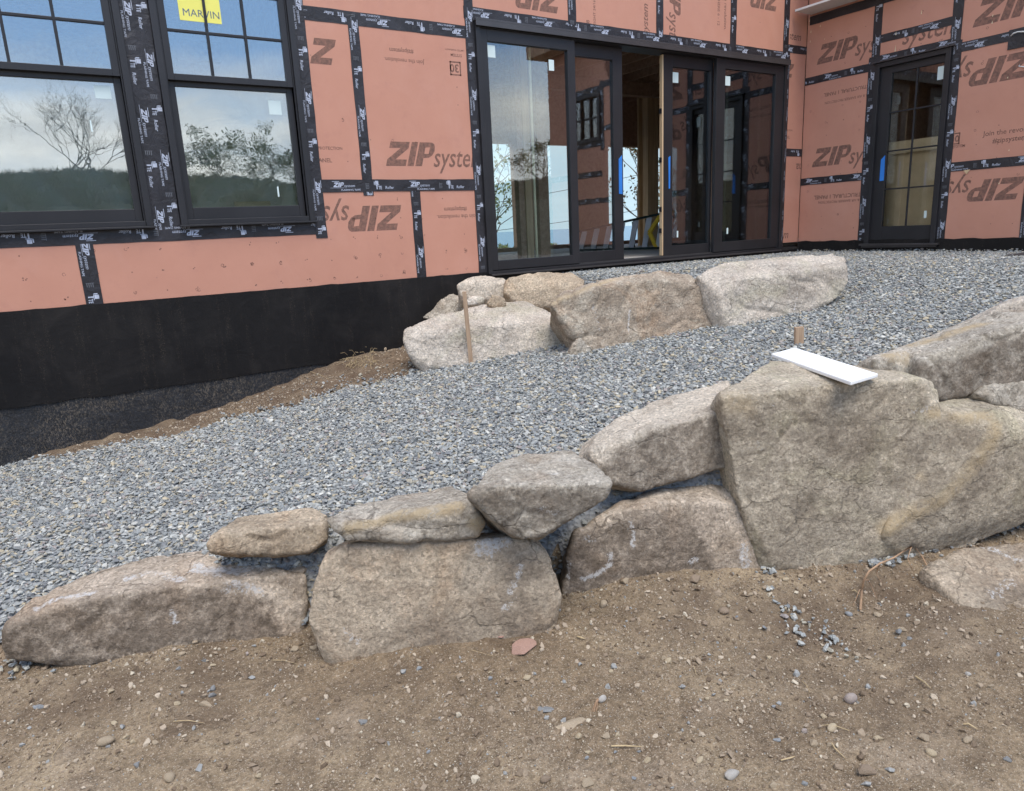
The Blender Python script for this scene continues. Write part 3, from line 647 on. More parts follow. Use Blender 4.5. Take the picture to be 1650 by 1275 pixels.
# --- nail heads and small knocks on the panels (many tiny ones: one joined part per wall)
for wall, (ua, ub), n in ((WA, (-.4, 3.2), 260), (WB, (-5.5, -2.2), 200), (WA, (3.3, 7.4), 60)):
    mb = MB(); rr = random.Random(5+n); k = 0
    while k < n:
        u = ua + (ub-ua)*rr.random(); z = rr.choice([rr.uniform(-.33, .0), rr.uniform(-.3, 1.7), rr.uniform(1.84, 2.6)]) if wall is WA else rr.uniform(-.28, 2.0)
        if wall is WA and (3.28 < u < 7.41 and z < 1.75 or u < 1.8 and .12 < z): k += 1; continue
        if wall is WB and -4.75 < u < -3.85 and z < 1.6: k += 1; continue
        z = round(z/.15)*.15 + rr.uniform(-.012, .012); u = round(u/.203)*.203 + .04 + rr.uniform(-.012, .012)
        r1 = rr.choice([.004, .005, .0115]); c = [(math.cos(a), math.sin(a)) for a in np.linspace(0, 2*math.pi, 9)[:-1]]
        if r1 > .008:   # ring left by the nailer
            for i in range(8):
                (a, b), (c2, d2) = c[i], c[(i+1) % 8]
                if rr.random() < .75: mb.add([wall.p(u+a*r1, Z(z)+b*r1, .0004), wall.p(u+c2*r1, Z(z)+d2*r1, .0004), wall.p(u+c2*r1*.72, Z(z)+d2*r1*.72, .0004), wall.p(u+a*r1*.72, Z(z)+b*r1*.72, .0004)], [(0, 1, 2, 3)])
        else: mb.add([wall.p(u+a*r1, Z(z)+b*r1, .0004) for a, b in c], [tuple(range(8))])
        k += 1
    tag(mb.build('nail_marks', MAT['ink'], house), kind='stuff')

# --- foundation
mb = MB(); mb.box(-3.2, XC+.002, D+.004, D+.25, EYE-2.0, EYE-.354); mb.build('foundation_wall', MAT['coating'], house)
mb = MB(); mb.box(XC+.004, XC+.25, .5, D+.004, EYE-2.0, EYE-.30); mb.build('foundation_wall', MAT['coating'], house)
rr = random.Random(3)
def membrane(wall, u0, u1, ztop, zbot, jt=.006, jb=.008, d=.008, step=.09):
    mb = MB(); us = np.arange(u0, u1+1e-6, step); us[-1] = u1; n = len(us); nz = 7; vs_, fs_ = [], []
    for k in range(nz):
        for u in us:
            t = k/(nz-1); z = zbot + (ztop-zbot)*t
            if k == 0: z += rr.uniform(-jb, jb)
            if k == nz-1: z += rr.uniform(-jt, jt)
            b = .006*noise.noise(Vector((u*2.2, z*3, 4.0))) + .003*noise.noise(Vector((u*9, z*5, 9.0)))
            vs_.append(wall.p(u, Z(z), d + b*.5))
    for k in range(nz-1):
        for i in range(n-1): fs_.append((k*n+i, k*n+i+1, (k+1)*n+i+1, (k+1)*n+i))
    mb.add(vs_, fs_); nb = len(mb.v); lo = vs_[:n]; hi = vs_[-n:]      # cut edges of the sheet, top and bottom
    for row, sg in ((lo, 1), (hi, -1)):
        bk = [wall.p(p[0] if wall is WA else -p[1], p[2], .001) for p in row]; mb.add(row+bk, [((i, i+1, n+i+1, n+i) if sg > 0 else (n+i, n+i+1, i+1, i)) for i in range(n-1)])
    o = mb.build('membrane', MAT['membrane'], house, smooth=True)
    return o
membrane(WA, -3.2, 3.285, -.350, -.975); membrane(WA, 3.285, 7.75, -.385, -.62, .002); membrane(WB, -D+.02, -.45, -.292, -.62, .006)

# --- double-hung windows
def hung_window(u0, u1, glass_low, marvin=False, stick=(), label=None):
    """frame outer edges u0..u1, heights from the survey"""
    wall = WA; zb, zt = .150, 2.08; mb = MB(); J = .042
    for a, b, c, d in ((u0, u0+J, zb, zt), (u1-J, u1, zb, zt), (u0, u1, zt-J, zt)): wall.box(mb, a, b, Z(c), Z(d), -.10, .030)
    wall.box(mb, u0+J, u1-J, Z(zb), Z(zb+.035), -.10, .018)
    wall.box(mb, u0-.012, u1+.012, Z(zb-.014), Z(zb-.001), -.02, .045)       # sill nosing
    for k in (1, 2): wall.box(mb, u0+J, u0+J+.010, Z(zb+.035), Z(zt-J), -.09, .022-.012*k); wall.box(mb, u1-J-.010, u1-J, Z(zb+.035), Z(zt-J), -.09, .022-.012*k)
    w = mb.build('window', MAT['frame'], house, bevel=.002)
    if label: w['label'] = label
    def sash(z0, z1, d, st, rb, rt, nm, gl):
        a, b = u0+J+.011, u1-J-.011; m2 = MB()
        wall.box(m2, a, a+st, Z(z0), Z(z1), d-.035, d); wall.box(m2, b-st, b, Z(z0), Z(z1), d-.035, d)
        wall.box(m2, a+st, b-st, Z(z0), Z(z0+rb), d-.035, d); wall.box(m2, a+st, b-st, Z(z1-rt), Z(z1), d-.035, d)
        m2.build(nm, MAT['frame'], w, bevel=.002)
        m3 = MB(); wall.box(m3, a+st-.004, b-st+.004, Z(z0+rb-.004), Z(z1-rt+.004), d-.020, d-.016); m3.build('pane', gl, w)
        return a+st, b-st, z0+rb, z1-rt, d
    a, b, z0, z1, d = sash(.186, 1.115, -.028, .044, .082, .040, 'lower_sash', glass_low)
    for (x0, x1, y0, y1) in stick:
        m4 = MB(); wall.box(m4, x0, x1, Z(y0), Z(y1), d-.0158, d-.0150); m4.build('sticker', MAT['sticker'], w)
    a, b, z0, z1, d = sash(1.108, 2.035, .006, .044, .042, .06, 'upper_sash', MAT['glass'])
    for k in (1, 2):
        m5 = MB(); c = a + (b-a)*k/3; wall.box(m5, c-.009, c+.009, Z(z0), Z(z1), d-.016, d-.004); m5.build('muntin', MAT['frame_in'], w, bevel=.002)
        m5 = MB(); c = z0 + (z1-z0)*k/3; wall.box(m5, a, b, Z(c-.009), Z(c+.009), d-.0155, d-.006); m5.build('muntin', MAT['frame_in'], w, bevel=.002)
    if marvin:
        m6 = MB(); x0, y1 = PA(282.5, -24); x1, y0 = PA(358, 37.5); _, y0b = PA(289.5, 32.8)
        y0 = (y0+y0b)/2; wall.box(m6, x0, x1, y0, y0+.21, d-.0158, d-.0150); m6.build('sticker', MAT['yellow'], w)['label'] = 'yellow maker sticker across the upper panes'
        m7 = MB(); wall.flat(m7, text_polys('MARVIN', .0), x0+.02, y0+.03, d-.0144, .066, 0); m7.build('sticker_lettering', MAT['grey_ink'], w)
        # blue panel of sky-film is not built: only the sheet and its word
    return w
def pxbox(pts):
    us = [PA(*p) for p in pts]; return (min(u[0] for u in us), max(u[0] for u in us), min(u[1] for u in us)-EYE, max(u[1] for u in us)-EYE)
hung_window(-.395, .628, MAT['glass'], False, [pxbox([(151, 135), (181, 158)]), pxbox([(144.5, 192), (150.5, 211)])], 'black double-hung window nearest the corner of the picture')
hung_window(.806, 1.762, MAT['glass_wavy'], True, [pxbox([(434, 160), (457, 184)]), pxbox([(448.5, 300), (453, 316.5)])], 'black double-hung window with a yellow sticker on its upper panes')

def film(u0, u1, z0, z1, cu, cz, amp, nf, seed):
    mb = MB(); n = 46; vs_ = []; fs_ = []
    for j in range(n):
        for i in range(n):
            u = u0+(u1-u0)*i/(n-1); z = z0+(z1-z0)*j/(n-1); th = math.atan2(z-cz, u-cu); r_ = math.hypot(z-cz, u-cu)
            f = abs(math.sin(nf*th+1.3*noise.noise(Vector((u*3, z*3, seed)))))
            vs_.append(WA.p(u, Z(z), -.115 + amp*f*min(r_, .5) + .012*noise.noise(Vector((u*4, z*4, seed+3)))))
    for j in range(n-1):
        for i in range(n-1): fs_.append((j*n+i, j*n+i+1, (j+1)*n+i+1, (j+1)*n+i))
    mb.add(vs_, fs_); mb.build('plastic_film', MAT['film'], house, smooth=True)
film(.86, 1.70, .22, 1.09, 1.72, .66, .075, 8, 1.0); film(-.35, .575, .22, 1.09, -.6, 1.3, .03, 14, 5.0)
mb = MB(); WA.box(mb, 1.20, 1.46, Z(.262), Z(.305), -.085, -.07); mb.build('board_offcut', MAT['card'], house)

# --- sliding door
z0, z1 = -.372, 1.735
mb = MB(); u0, u1 = 3.290, 7.406
WA.box(mb, u0, u0+.045, Z(z0), Z(z1), -.16, .034); WA.box(mb, u1-.045, u1, Z(z0), Z(z1), -.16, .034)
WA.box(mb, u0+.045, u1-.045, Z(z1-.062), Z(z1), -.16, .034)
WA.box(mb, u0+.045, u1-.045, Z(z0), Z(z0+.022), -.16, .034)
sl = mb.build('sliding_door', MAT['frame'], house, bevel=.002); sl['label'] = 'wide four-panel black sliding patio door standing partly open'
mb = MB(); WA.box(mb, u0-.01, u1+.01, Z(z1-.012), Z(z1+.004), .0, .062); WA.box(mb, u0-.01, u1+.01, Z(z1-.055), Z(z1-.0125), .056, .062); mb.build('head_flashing', MAT['flash'], sl, bevel=.001)
mb = MB(); WA.box(mb, u0+.02, u1-.02, Z(z0-.016), Z(z0-.001), -.14, .060); mb.build('sill', MAT['flash'], sl, bevel=.001)
mb = MB(); WA.box(mb, u0+.05, u1-.05, Z(z0+.0225), Z(z0+.030), -.15, .0); mb.build('track', MAT['rubber'], sl)
def door_leaf(a, b, ga, gb, gz0, gz1, d):
    m2 = MB(); zl, zh = z0+.031, z1-.0625
    WA.box(m2, a, ga, Z(zl), Z(zh), d-.044, d); WA.box(m2, gb, b, Z(zl), Z(zh), d-.044, d)
    WA.box(m2, ga, gb, Z(zl), Z(gz0), d-.044, d); WA.box(m2, ga, gb, Z(gz1), Z(zh), d-.044, d)
    m2.build('door_panel', MAT['frame'], sl, bevel=.002)
    m3 = MB(); WA.box(m3, ga-.004, gb+.004, Z(gz0-.004), Z(gz1+.004), d-.026, d-.022); m3.build('pane', MAT['glass_door'], sl)
door_leaf(3.337, 4.343, 3.405, 4.258, -.258, 1.578, .020)
door_leaf(4.300, 4.972, 4.372, 4.853, -.240, 1.556, -.045)
door_leaf(5.530, 6.255, 5.659, 6.222, -.240, 1.556, -.045)
door_leaf(6.240, 7.359, 6.377, 7.215, -.235, 1.578, .020)
mb = MB(); WA.box(mb, 5.512, 5.529, Z(-.335), Z(1.66), -.085, -.047); mb.build('wood_edge', MAT['timber'], sl)
mb = MB()
for zc_ in (1.10, .62, .12, -.1): WA.box(mb, 5.500, 5.512, Z(zc_), Z(zc_+.05), -.08, -.052)
tag(mb.build('latch', MAT['frame_in'], sl), kind='stuff')
for (pts, dd) in (([(783.5, 72), (798.5, 93.5)], -.001), ([(884, 96), (893, 114.5)], -.001), ([(1091, 114), (1100.5, 132)], -.066), ([(1167.5, 122.5), (1176.5, 138.5)], -.001),
                  ([(1097.8, 372), (1100, 382.5)], -.066), ([(1171, 367.5), (1173.2, 377)], -.001)):
    x0, x1, y0, y1 = pxbox(pts); m4 = MB(); WA.box(m4, x0, x1, Z(y0), Z(y1), dd, dd+.0008); m4.build('sticker', MAT['sticker'], sl)
for pts in (([(1001.5, 256), (1006.6, 249.5), (1007.4, 312.5), (1002, 312)]), ([(1081.7, 253.5), (1084.8, 250.8), (1084.2, 303.5), (1082.2, 304)])):
    m4 = MB(); WA.poly(m4, [PA(*p) for p in reversed(pts)], -.0445, -.040); m4.build('handle_tape', MAT['blue'], sl)

# --- glazed door in the side wall
mb = MB(); zb, zt = -.332, 1.553
WB.box(mb, -4.675, -4.625, Z(zb), Z(zt), -.10, .03); WB.box(mb, -3.952, -3.902, Z(zb), Z(zt), -.10, .03); WB.box(mb, -4.625, -3.952, Z(zt-.05), Z(zt), -.10, .03)
bd = mb.build('glazed_door', MAT['frame'], house, bevel=.002); bd['label'] = 'narrow black glazed door with two columns of panes'
mb = MB(); WB.box(mb, -4.625, -4.507, Z(zb), Z(zt-.05), -.055, -.01); WB.box(mb, -3.978, -3.952, Z(zb), Z(zt-.05), -.055, -.01)
WB.box(mb, -4.507, -3.978, Z(zb), Z(-.148), -.055, -.01); WB.box(mb, -4.507, -3.978, Z(1.432), Z(zt-.05), -.055, -.01); mb.build('door_leaf', MAT['frame'], bd, bevel=.002)
mb = MB(); WB.box(mb, -4.51, -3.975, Z(-.152), Z(1.436), -.036, -.032); mb.build('pane', MAT['glass_clear'], bd)
mb = MB(); WB.box(mb, -4.250, -4.234, Z(-.148), Z(1.432), -.031, -.014); mb.build('muntin', MAT['frame_in'], bd, bevel=.002)
for k in range(1, 4):
    c = -.148 + 1.58*k/4; mb = MB(); WB.box(mb, -4.507, -3.978, Z(c-.008), Z(c+.008), -.0305, -.016); mb.build('muntin', MAT['frame_in'], bd, bevel=.002)
mb = MB(); WB.box(mb, -4.72, -3.86, Z(-.352), Z(-.333), -.06, .05); WB.box(mb, -4.70, -3.88, Z(-.375), Z(-.353), -.05, .035); mb.build('sill', MAT['flash'], bd, bevel=.0015)
mb = MB(); WB.box(mb, -4.70, -3.87, Z(zt+.001), Z(zt+.010), -.0, .055); mb.build('head_flashing', MAT['flash'], bd)
mb = MB(); WB.poly(mb, [PB(*p) for p in ((1416.5, 292), (1423.3, 291), (1425.6, 250.5), (1419, 257.5))], -.0095, -.006); mb.build('handle_tape', MAT['blue'], bd)
for p in (((1509, 107.5), (1523.5, 126)), ((1486.8, 340), (1490, 351.5))):
    (a, c), (b, d_) = PB(*p[0]), PB(*p[1]); mb = MB(); WB.box(mb, a, b, d_, c, -.0318, -.0310); mb.build('sticker', MAT['sticker'], bd)
mb = MB(); mb.box(XC+.22, XC+.235, 3.86, 4.70, EYE-.32, EYE+.66); mb.build('board_sheet', MAT['card'], house)
mb = MB(); mb.box(XC+.16, XC+.18, 3.86, 4.70, EYE+.62, EYE+.745); mb.build('board_rail', MAT['card'], house)
# small window in the wing, seen mirrored in the sliding door
mb = MB()
for a, b, c, d_ in ((W0, W0+.06, WZ0, WZ1), (W1-.06, W1, WZ0, WZ1), (W0+.06, W1-.06, WZ0, WZ0+.06), (W0+.06, W1-.06, WZ1-.06, WZ1)): WB.box(mb, a, b, Z(c), Z(d_), -.08, .03)
sw = mb.build('window', MAT['frame'], house); sw['label'] = 'small six-pane black window high in the side wing'
for k in (1, 2):
    c = W0+.06 + (W1-W0-.12)*k/3; mb = MB(); WB.box(mb, c-.01, c+.01, Z(WZ0+.06), Z(WZ1-.06), -.03, .0); mb.build('muntin', MAT['frame_in'], sw)
mb = MB(); c = (WZ0+WZ1)/2; WB.box(mb, W0+.06, W1-.06, Z(c-.01), Z(c+.01), -.029, -.001); mb.build('muntin', MAT['frame_in'], sw)
mb = MB(); WB.box(mb, W0+.058, W1-.058, Z(WZ0+.058), Z(WZ1-.058), -.040, -.036); mb.build('pane', MAT['glass'], sw)

# --- white soffit board at the inner corner, hanging screws and a cable loop
zs = EYE+.745+1.5
p1 = on_x(1305, 25, XC); zs = p1[2]
mb = MB(); mb.box(XC-.30, XC-.004, 4.3, 5.50, zs, zs+.022); mb.build('soffit_board', MAT['soffit'], house, bevel=.002)
pc = on_x(1640, 62, XC)
mb = MB(); WB.box(mb, -pc[1]-.075, -pc[1]+.16, pc[2]-.085, pc[2]+.085, .006, .0085); mb.build('patch_tape', MAT['tape'], house)
pts = [on_x(x, y, XC-.02-.03*math.sin(i*.6)) for i, (x, y) in enumerate(((1629, 58), (1633, 54), (1640, 51.5), (1650, 51), (1662, 53), (1668, 60), (1664, 74), (1656, 88), (1648, 96), (1642, 107), (1650, 108), (1660, 104)))]
mb = MB(); mb.tube(pts, .006, 6); mb.build('loose_cable', MAT['cable'], house, smooth=True)

mb = MB()
for x, y, h_ in ((1323, 30, 7), (1322, 42, 4), (1300, 31, 4), (1305, 33, 6), (1307, 51, 5), (1284, 40, 4), (1291, 41, 3), (1329, 63, 2), (1306, 67, 4), (1444, 54, 6), (1443, 78, 12), (1485, 20, 7), (1599, 36, 5), (1600, 25, 4), (1624, 125, 3), (1626, 242, 3), (1610, 295, 4), (1494, 272, 2)):
    u_, z_ = PB(x, y); hh_ = h_*.0052; WB.poly(mb, [(u_-.003, z_-hh_/2), (u_+.004, z_-hh_/2), (u_+.003, z_+hh_/2)], .0045, .007)
tag(mb.build('wood_splinters', MAT['pine'], house), kind='stuff')
mb = MB(); WB.poly(mb, [PB(1553, 275), PB(1558, 281), PB(1564, 273)], .0045, .008); mb.build('wood_chip', MAT['timber'], house)

# --- inside: floor, ceiling with joists, framing, back wall open to the sea
FL = -.345; BY = 10.2
mb = MB(); mb.box(-3.2, 14.0, D+.252, BY+.3, EYE+FL-.2, EYE+FL); mb.build('floor_slab', MAT['slab'], house)
mb = MB(); mb.box(-3.2, 14.0, D+.02, BY+.3, EYE+2.36, EYE+2.38); mb.build('ceiling', MAT['osb'], house)
for k in range(24):
    x = 1.2 + k*.41; mb = MB(); mb.box(x, x+.04, D+.24, BY, EYE+2.12, EYE+2.358); mb.build('joist', MAT['osb'], house)
mb = MB(); mb.box(1.5, 12.5, 8.6, 8.74, EYE+1.93, EYE+2.119); mb.build('ceiling_beam', MAT['osb'], house)
mb = MB(); mb.box(-3.3, -3.2, D-.0, BY+.3, EYE-2, EYE+TOP); mb.build('side_wall', MAT['osb'], house)
mb = MB(); mb.box(13.9, 14.0, .46, BY+.3, EYE-1, EYE+TOP); mb.build('side_wall', MAT['osb'], house)
mb = MB(); mb.box(1.9, 2.0, D+.2, BY, EYE+FL, EYE+2.36); mb.build('inner_wall', MAT['osb'], house)
mb = MB(); mb.box(10.6, 10.7, D-.8, BY, EYE+FL, EYE+2.36); mb.build('inner_wall', MAT['osb'], house)
mb = MB(); mb.box(XC+.012, 10.6, D-.9, D-.8, EYE+FL, EYE+2.36); mb.build('inner_wall', MAT['osb'], house)
mb = MB(); mb.box(-3.4, 14.2, D+.02, BY+.5, EYE+TOP, EYE+TOP+.2); mb.box(XC-.34, 14.2, .3, D+.02, EYE+TOP, EYE+TOP+.2); mb.build('roof_deck', MAT['osb'], house)
# header blocking above the doors, inside
mb = MB(); mb.box(1.0, XC+2, D+.17, D+.23, EYE+1.76, EYE+2.36); mb.build('header_beam', MAT['osb'], house)
def back(x0, x1, z0_, z1_, nm='back_wall_section', m_='osb'):
    mb = MB(); mb.box(x0, x1, BY, BY+.15, EYE+z0_, EYE+z1_); mb.build(nm, MAT[m_], house)
back(-3.2, 2.3, FL, 2.36); back(2.3, 5.0, 1.4, 2.36); back(5.0, 5.2, FL, 2.36); back(5.2, 10.6, 1.40, 2.36); back(10.6, 13.9, FL, 2.36)  # unseen wide opening on the left, added to let more light inside
bx_ = lambda px: on_y(px, 330, BY)[0]
back(bx_(833), bx_(852), -.28, 1.40); back(bx_(862), bx_(885), -.28, 1.40); back(7.98, 8.72, -.28, 1.40)
back(5.2, 10.6, FL, -.28, 'sill_plate')
def post(x0, x1, y0, y1, z1_=2.12, nm='timber_post', m_='timber', z0_=FL):
    mb = MB(); mb.box(x0, x1, y0, y1, EYE+z0_, EYE+z1_); mb.build(nm, MAT[m_], house, bevel=.003)
def post_px(xa, xb, Y, depth, m_):
    a = on_y(xa, 300, Y)[0]; b = on_y(xb, 300, Y)[0]; post(a, b, Y, Y+depth, m_=m_)
post_px(836, 846, 6.72, .09, 'osb'); post_px(846.5, 857, 6.7, .09, 'timber'); post_px(868, 884, 7.2, .10, 'osb')
post_px(1030, 1039, 9.0, .04, 'timber'); post_px(1044, 1061, 8.7, .12, 'timber'); post_px(1210, 1222, 6.9, .04, 'timber')
post(3.945, 3.968, D+.15, D+.168, 1.7, 'jamb_liner', 'pine'); post(6.610, 6.632, D+.15, D+.168, 1.7, 'jamb_liner', 'pine'); post(7.22, 7.40, D+.175, D+.21, 1.7, 'jamb_liner', 'timber')
# ------------------------------------------------------------------ boulders
T0 = np.array([.906, -.423, 0.0])
def rot2(v, deg):
    a = R(deg); return np.array([v[0]*math.cos(a)-v[1]*math.sin(a), v[0]*math.sin(a)+v[1]*math.cos(a), 0.0])
def boulder(label, mat, anchor, hulls, lean=8.0, turn=0.0, thick=.45, vox=.010, smooth=2, rough=.62, seed=0, soil=(), chalk=(), bury=.12, strata=0.0, name='boulder', cat='boulder', taper=.82, ridge=1.0, inflate=.010, ochre=(), front_dark=(), chip=1.0):
    """a stone from its faces: every hull is a list of (px, py, push) corners lying on the leaning front plane, pushed back by `push` metres"""
    a = np.asarray(anchor, float); T = rot2(T0, turn); nh = np.array([T[1], -T[0], 0.0])
    if np.dot(nh, O-a) < 0: nh = -nh
    n = nh*math.cos(R(lean)) + np.array([0, 0, math.sin(R(lean))])
    bm = bmesh.new()
    for hl in hulls:
        opt = {}
        if isinstance(hl, dict): opt = hl; hl = hl['pts']
        pts = []
        for q in hl:
            x, y = q[0], q[1]; push = q[2] if len(q) > 2 else 0.0
            pts.append(on_plane(x, y, a - nh*push, n))
        pts = np.array(pts); c = pts.mean(0); th = opt.get('thick', thick)
        back = (pts - c)*opt.get('taper', taper) + c - nh*th
        back[:, 2] -= th*.55
        zlo = pts[:, 2].min()
        allp = list(pts) + list(back)
        if bury and opt.get('bury', True):
            for p_ in pts:
                if p_[2] < zlo + .10: allp.append(p_ - np.array([0, 0, bury]) - nh*.04)
        vs_ = [bm.verts.new(p_) for p_ in allp]
        r_ = bmesh.ops.convex_hull(bm, input=vs_)
        bmesh.ops.delete(bm, geom=list({g for g in r_['geom_interior']+r_['geom_unused'] if isinstance(g, bmesh.types.BMVert)}), context='VERTS')
    me = bpy.data.meshes.new(name); bm.to_mesh(me); bm.free()
    o = bpy.data.objects.new(name, me); COL.objects.link(o)
    m_ = o.modifiers.new('r', 'REMESH'); m_.mode = 'VOXEL'; m_.voxel_size = vox
    if smooth: s_ = o.modifiers.new('s', 'SMOOTH'); s_.factor = .5; s_.iterations = smooth
    dg = bpy.context.evaluated_depsgraph_get(); me2 = bpy.data.meshes.new_from_object(o.evaluated_get(dg)); o.modifiers.clear()
    o.data = me2; bpy.data.meshes.remove(me); me2.name = name
    nv = len(me2.vertices); co = np.empty(nv*3); me2.vertices.foreach_get('co', co); co = co.reshape(-1, 3)
    no = np.empty(nv*3); me2.vertices.foreach_get('normal', no); no = no.reshape(-1, 3)
    base = co.mean(0).copy(); base[2] = co[:, 2].min()
    sv = Vector((seed*3.1, seed*1.7, -seed*2.3)); d = np.zeros(nv); dv = np.zeros((nv, 3))
    for i in range(nv):
        p_ = Vector(co[i]-base) + sv
        e = .009*noise.fractal(p_*2.6, 1.0, 2.0, 2) + .0065*noise.fractal(p_*8.0, .75, 2.1, 5)
        rd = abs(noise.noise(p_*3.7)); e -= ridge*.016*max(0, .12-rd)/.12
        if strata:
            q = (p_.z*1.0 + .25*p_.x + .06*noise.noise(p_*2.0))/strata; e += .010*(abs((q % 1.0)-.5)*2)**3
        for fq, of, tl in ((3.4, .005, .009), (10.0, .0034, .0046), (27.0, .0019, .0022)):
            pt = noise.voronoi(p_*fq)[1][0]; q_ = p_*fq - pt; e += chip*(of*noise.cell(pt*13.7) + tl*q_.dot(noise.cell_vector(pt*9.3)))
        e += .0035*noise.noise(p_*38.0)
        d[i] = e*rough
    co2 = co + no*(d+inflate)[:, None]
    sa = np.zeros(nv); ca = np.zeros(nv); oa = np.zeros(nv)
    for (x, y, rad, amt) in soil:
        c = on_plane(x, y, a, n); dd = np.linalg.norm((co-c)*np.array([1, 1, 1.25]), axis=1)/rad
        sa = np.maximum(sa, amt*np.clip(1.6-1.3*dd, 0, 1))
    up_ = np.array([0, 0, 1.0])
    for (amt, pl) in front_dark:  # polygons that darken a front face below its top edge
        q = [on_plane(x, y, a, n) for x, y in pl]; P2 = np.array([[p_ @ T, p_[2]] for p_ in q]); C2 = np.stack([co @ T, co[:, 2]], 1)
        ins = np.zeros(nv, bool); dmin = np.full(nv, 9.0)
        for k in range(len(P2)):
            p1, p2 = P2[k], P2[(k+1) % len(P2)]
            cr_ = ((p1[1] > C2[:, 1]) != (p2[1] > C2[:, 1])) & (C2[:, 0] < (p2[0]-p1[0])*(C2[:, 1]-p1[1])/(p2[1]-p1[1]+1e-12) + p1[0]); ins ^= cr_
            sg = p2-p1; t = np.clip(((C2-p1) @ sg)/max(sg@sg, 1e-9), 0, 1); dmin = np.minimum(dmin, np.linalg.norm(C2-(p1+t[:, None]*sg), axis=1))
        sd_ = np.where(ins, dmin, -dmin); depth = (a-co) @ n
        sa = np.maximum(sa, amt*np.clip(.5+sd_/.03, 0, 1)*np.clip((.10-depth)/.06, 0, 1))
    for arr, ln in [(ca, l_) for l_ in chalk] + [(oa, l_) for l_ in ochre]:
        amt = ln[0]; w = ln[1]; pl = [on_plane(q[0], q[1], a - nh*(q[2] if len(q) > 2 else 0), n) for q in ln[2:]]
        for p_, q_ in zip(pl[:-1], pl[1:]):
            sg = q_-p_; t = np.clip(((co-p_) @ sg)/max(sg@sg, 1e-9), 0, 1); dd = np.linalg.norm(co-(p_+t[:, None]*sg), axis=1)
            np.maximum(arr, amt*np.clip(1.4-dd/w, 0, 1), out=arr)
    me2.vertices.foreach_set('co', (co2-base).ravel().astype(np.float32))
    for k, v in (('soil', sa), ('chalk', ca), ('ochre', oa)):  # soil holds both the round patches and the darkened fronts
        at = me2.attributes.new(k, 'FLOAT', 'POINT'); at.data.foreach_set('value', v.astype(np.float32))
    me2.polygons.foreach_set('use_smooth', [True]*len(me2.polygons)); me2.materials.clear(); me2.materials.append(mat); me2.update()
    o.location = base
    if label: tag(o, label, cat)
    return o

RM = [rock_mat('granite_dark', (0.482, 0.389, 0.291), (0.576, 0.482, 0.372), (0.402, 0.323, 0.236), rust_a=.25, dirt_a=.25, seed=1.0),
      rock_mat('granite_buff', (0.482, 0.389, 0.279), (0.402, 0.310, 0.217), (0.576, 0.475, 0.347), rust_a=.4, dirt_a=.25, seed=2.0),
      rock_mat('granite_grey', (0.442, 0.389, 0.310), (0.536, 0.482, 0.391), (0.362, 0.310, 0.236), rust_a=.25, dirt_a=.2, seed=3.0),
      rock_mat('granite_pink', (.60, .515, .40), (.53, .455, .355), (.66, .575, .455), rust_a=.15, dirt_a=.1, seed=4.0),
      rock_mat('stone_slab', (0.536, 0.455, 0.335), (0.442, 0.370, 0.267), (0.616, 0.528, 0.397), rust=(.42, 0.396, 0.211), rust_a=.35, dirt_a=.35, seed=5.0, grain=.55),
      rock_mat('stone_brown', (.375, .295, .215), (.45, .39, .30), (.31, .24, .17), rust=(0.482, 0.264, 0.124), rust_a=.3, dirt_a=.3, seed=6.0),
      rock_mat('granite_pale', (0.563, 0.488, 0.391), (0.456, 0.389, 0.310), (0.616, 0.548, 0.453), rust=(.42, 0.396, 0.223), rust_a=.3, dirt_a=.1, seed=7.0, grain=.5),
      rock_mat('stone_tan', (0.482, 0.383, 0.267), (0.402, 0.310, 0.211), (0.536, 0.436, 0.310), rust_a=.45, dirt_a=.25, seed=8.0, grain=.6)]
g = lambda px, py, z=0.0: on_z(px, py, z)

# front row, lower course
boulder('long low dark boulder with white scrapes along its top, leftmost in front', RM[0], g(300, 1042),
        [[(8, 1018), (6, 1062), (240, 1048), (480, 1048), (488, 1000), (492, 925), (420, 950), (330, 948), (200, 955), (110, 975), (30, 1000),
          (12, 1004, .06), (60, 965, .12), (150, 927, .22), (240, 902, .28), (320, 891, .33), (460, 897, .25), (492, 905, .10)]],
        lean=12, thick=.5, seed=1, turn=6, vox=.009, smooth=1, front_dark=[(.8, [(0, 1015), (60, 995), (130, 970), (200, 958), (280, 945), (340, 950), (400, 962), (440, 965), (445, 1000), (470, 1040), (480, 1080), (0, 1080)])],
        chalk=[(1, .03, (205, 930, .1), (245, 916, .12), (290, 930, .05)), (1, .045, (320, 918, .14), (360, 928, .08), (430, 918, .10), (470, 910, .10)), (1, .03, (370, 945, .02), (405, 948, .02), (425, 938, .04)), (1, .018, (60, 985, .04), (100, 966, .05), (150, 958, .04)),
               (.9, .016, (277, 985), (283, 1000)), (.9, .02, (380, 940), (420, 955), (405, 925, .1))])
boulder('big rounded buff boulder half buried in the dirt beside the long dark one', RM[1], g(600, 1058),
        [[(512, 1028), (500, 1000), (505, 945), (522, 905), (560, 880), (660, 872), (775, 870), (850, 872), (885, 900), (905, 960), (880, 1005), (760, 1050), (640, 1068), (540, 1055),
          (530, 885, .10), (575, 868, .14), (700, 862, .2), (860, 862, .12)]],
        lean=10, thick=.5, seed=2, smooth=14, ridge=.5, chip=.4, soil=[(820, 990, .16, .5), (720, 1040, .2, .5), (840, 920, .12, .4)], bury=.2,
        chalk=[(1, .03, (775, 885), (815, 870)), (.9, .02, (785, 880), (790, 893)), (.8, .016, (838, 912), (832, 935), (820, 952)), (.6, .02, (555, 1015), (575, 1030)), (.6, .02, (810, 980), (825, 965))])
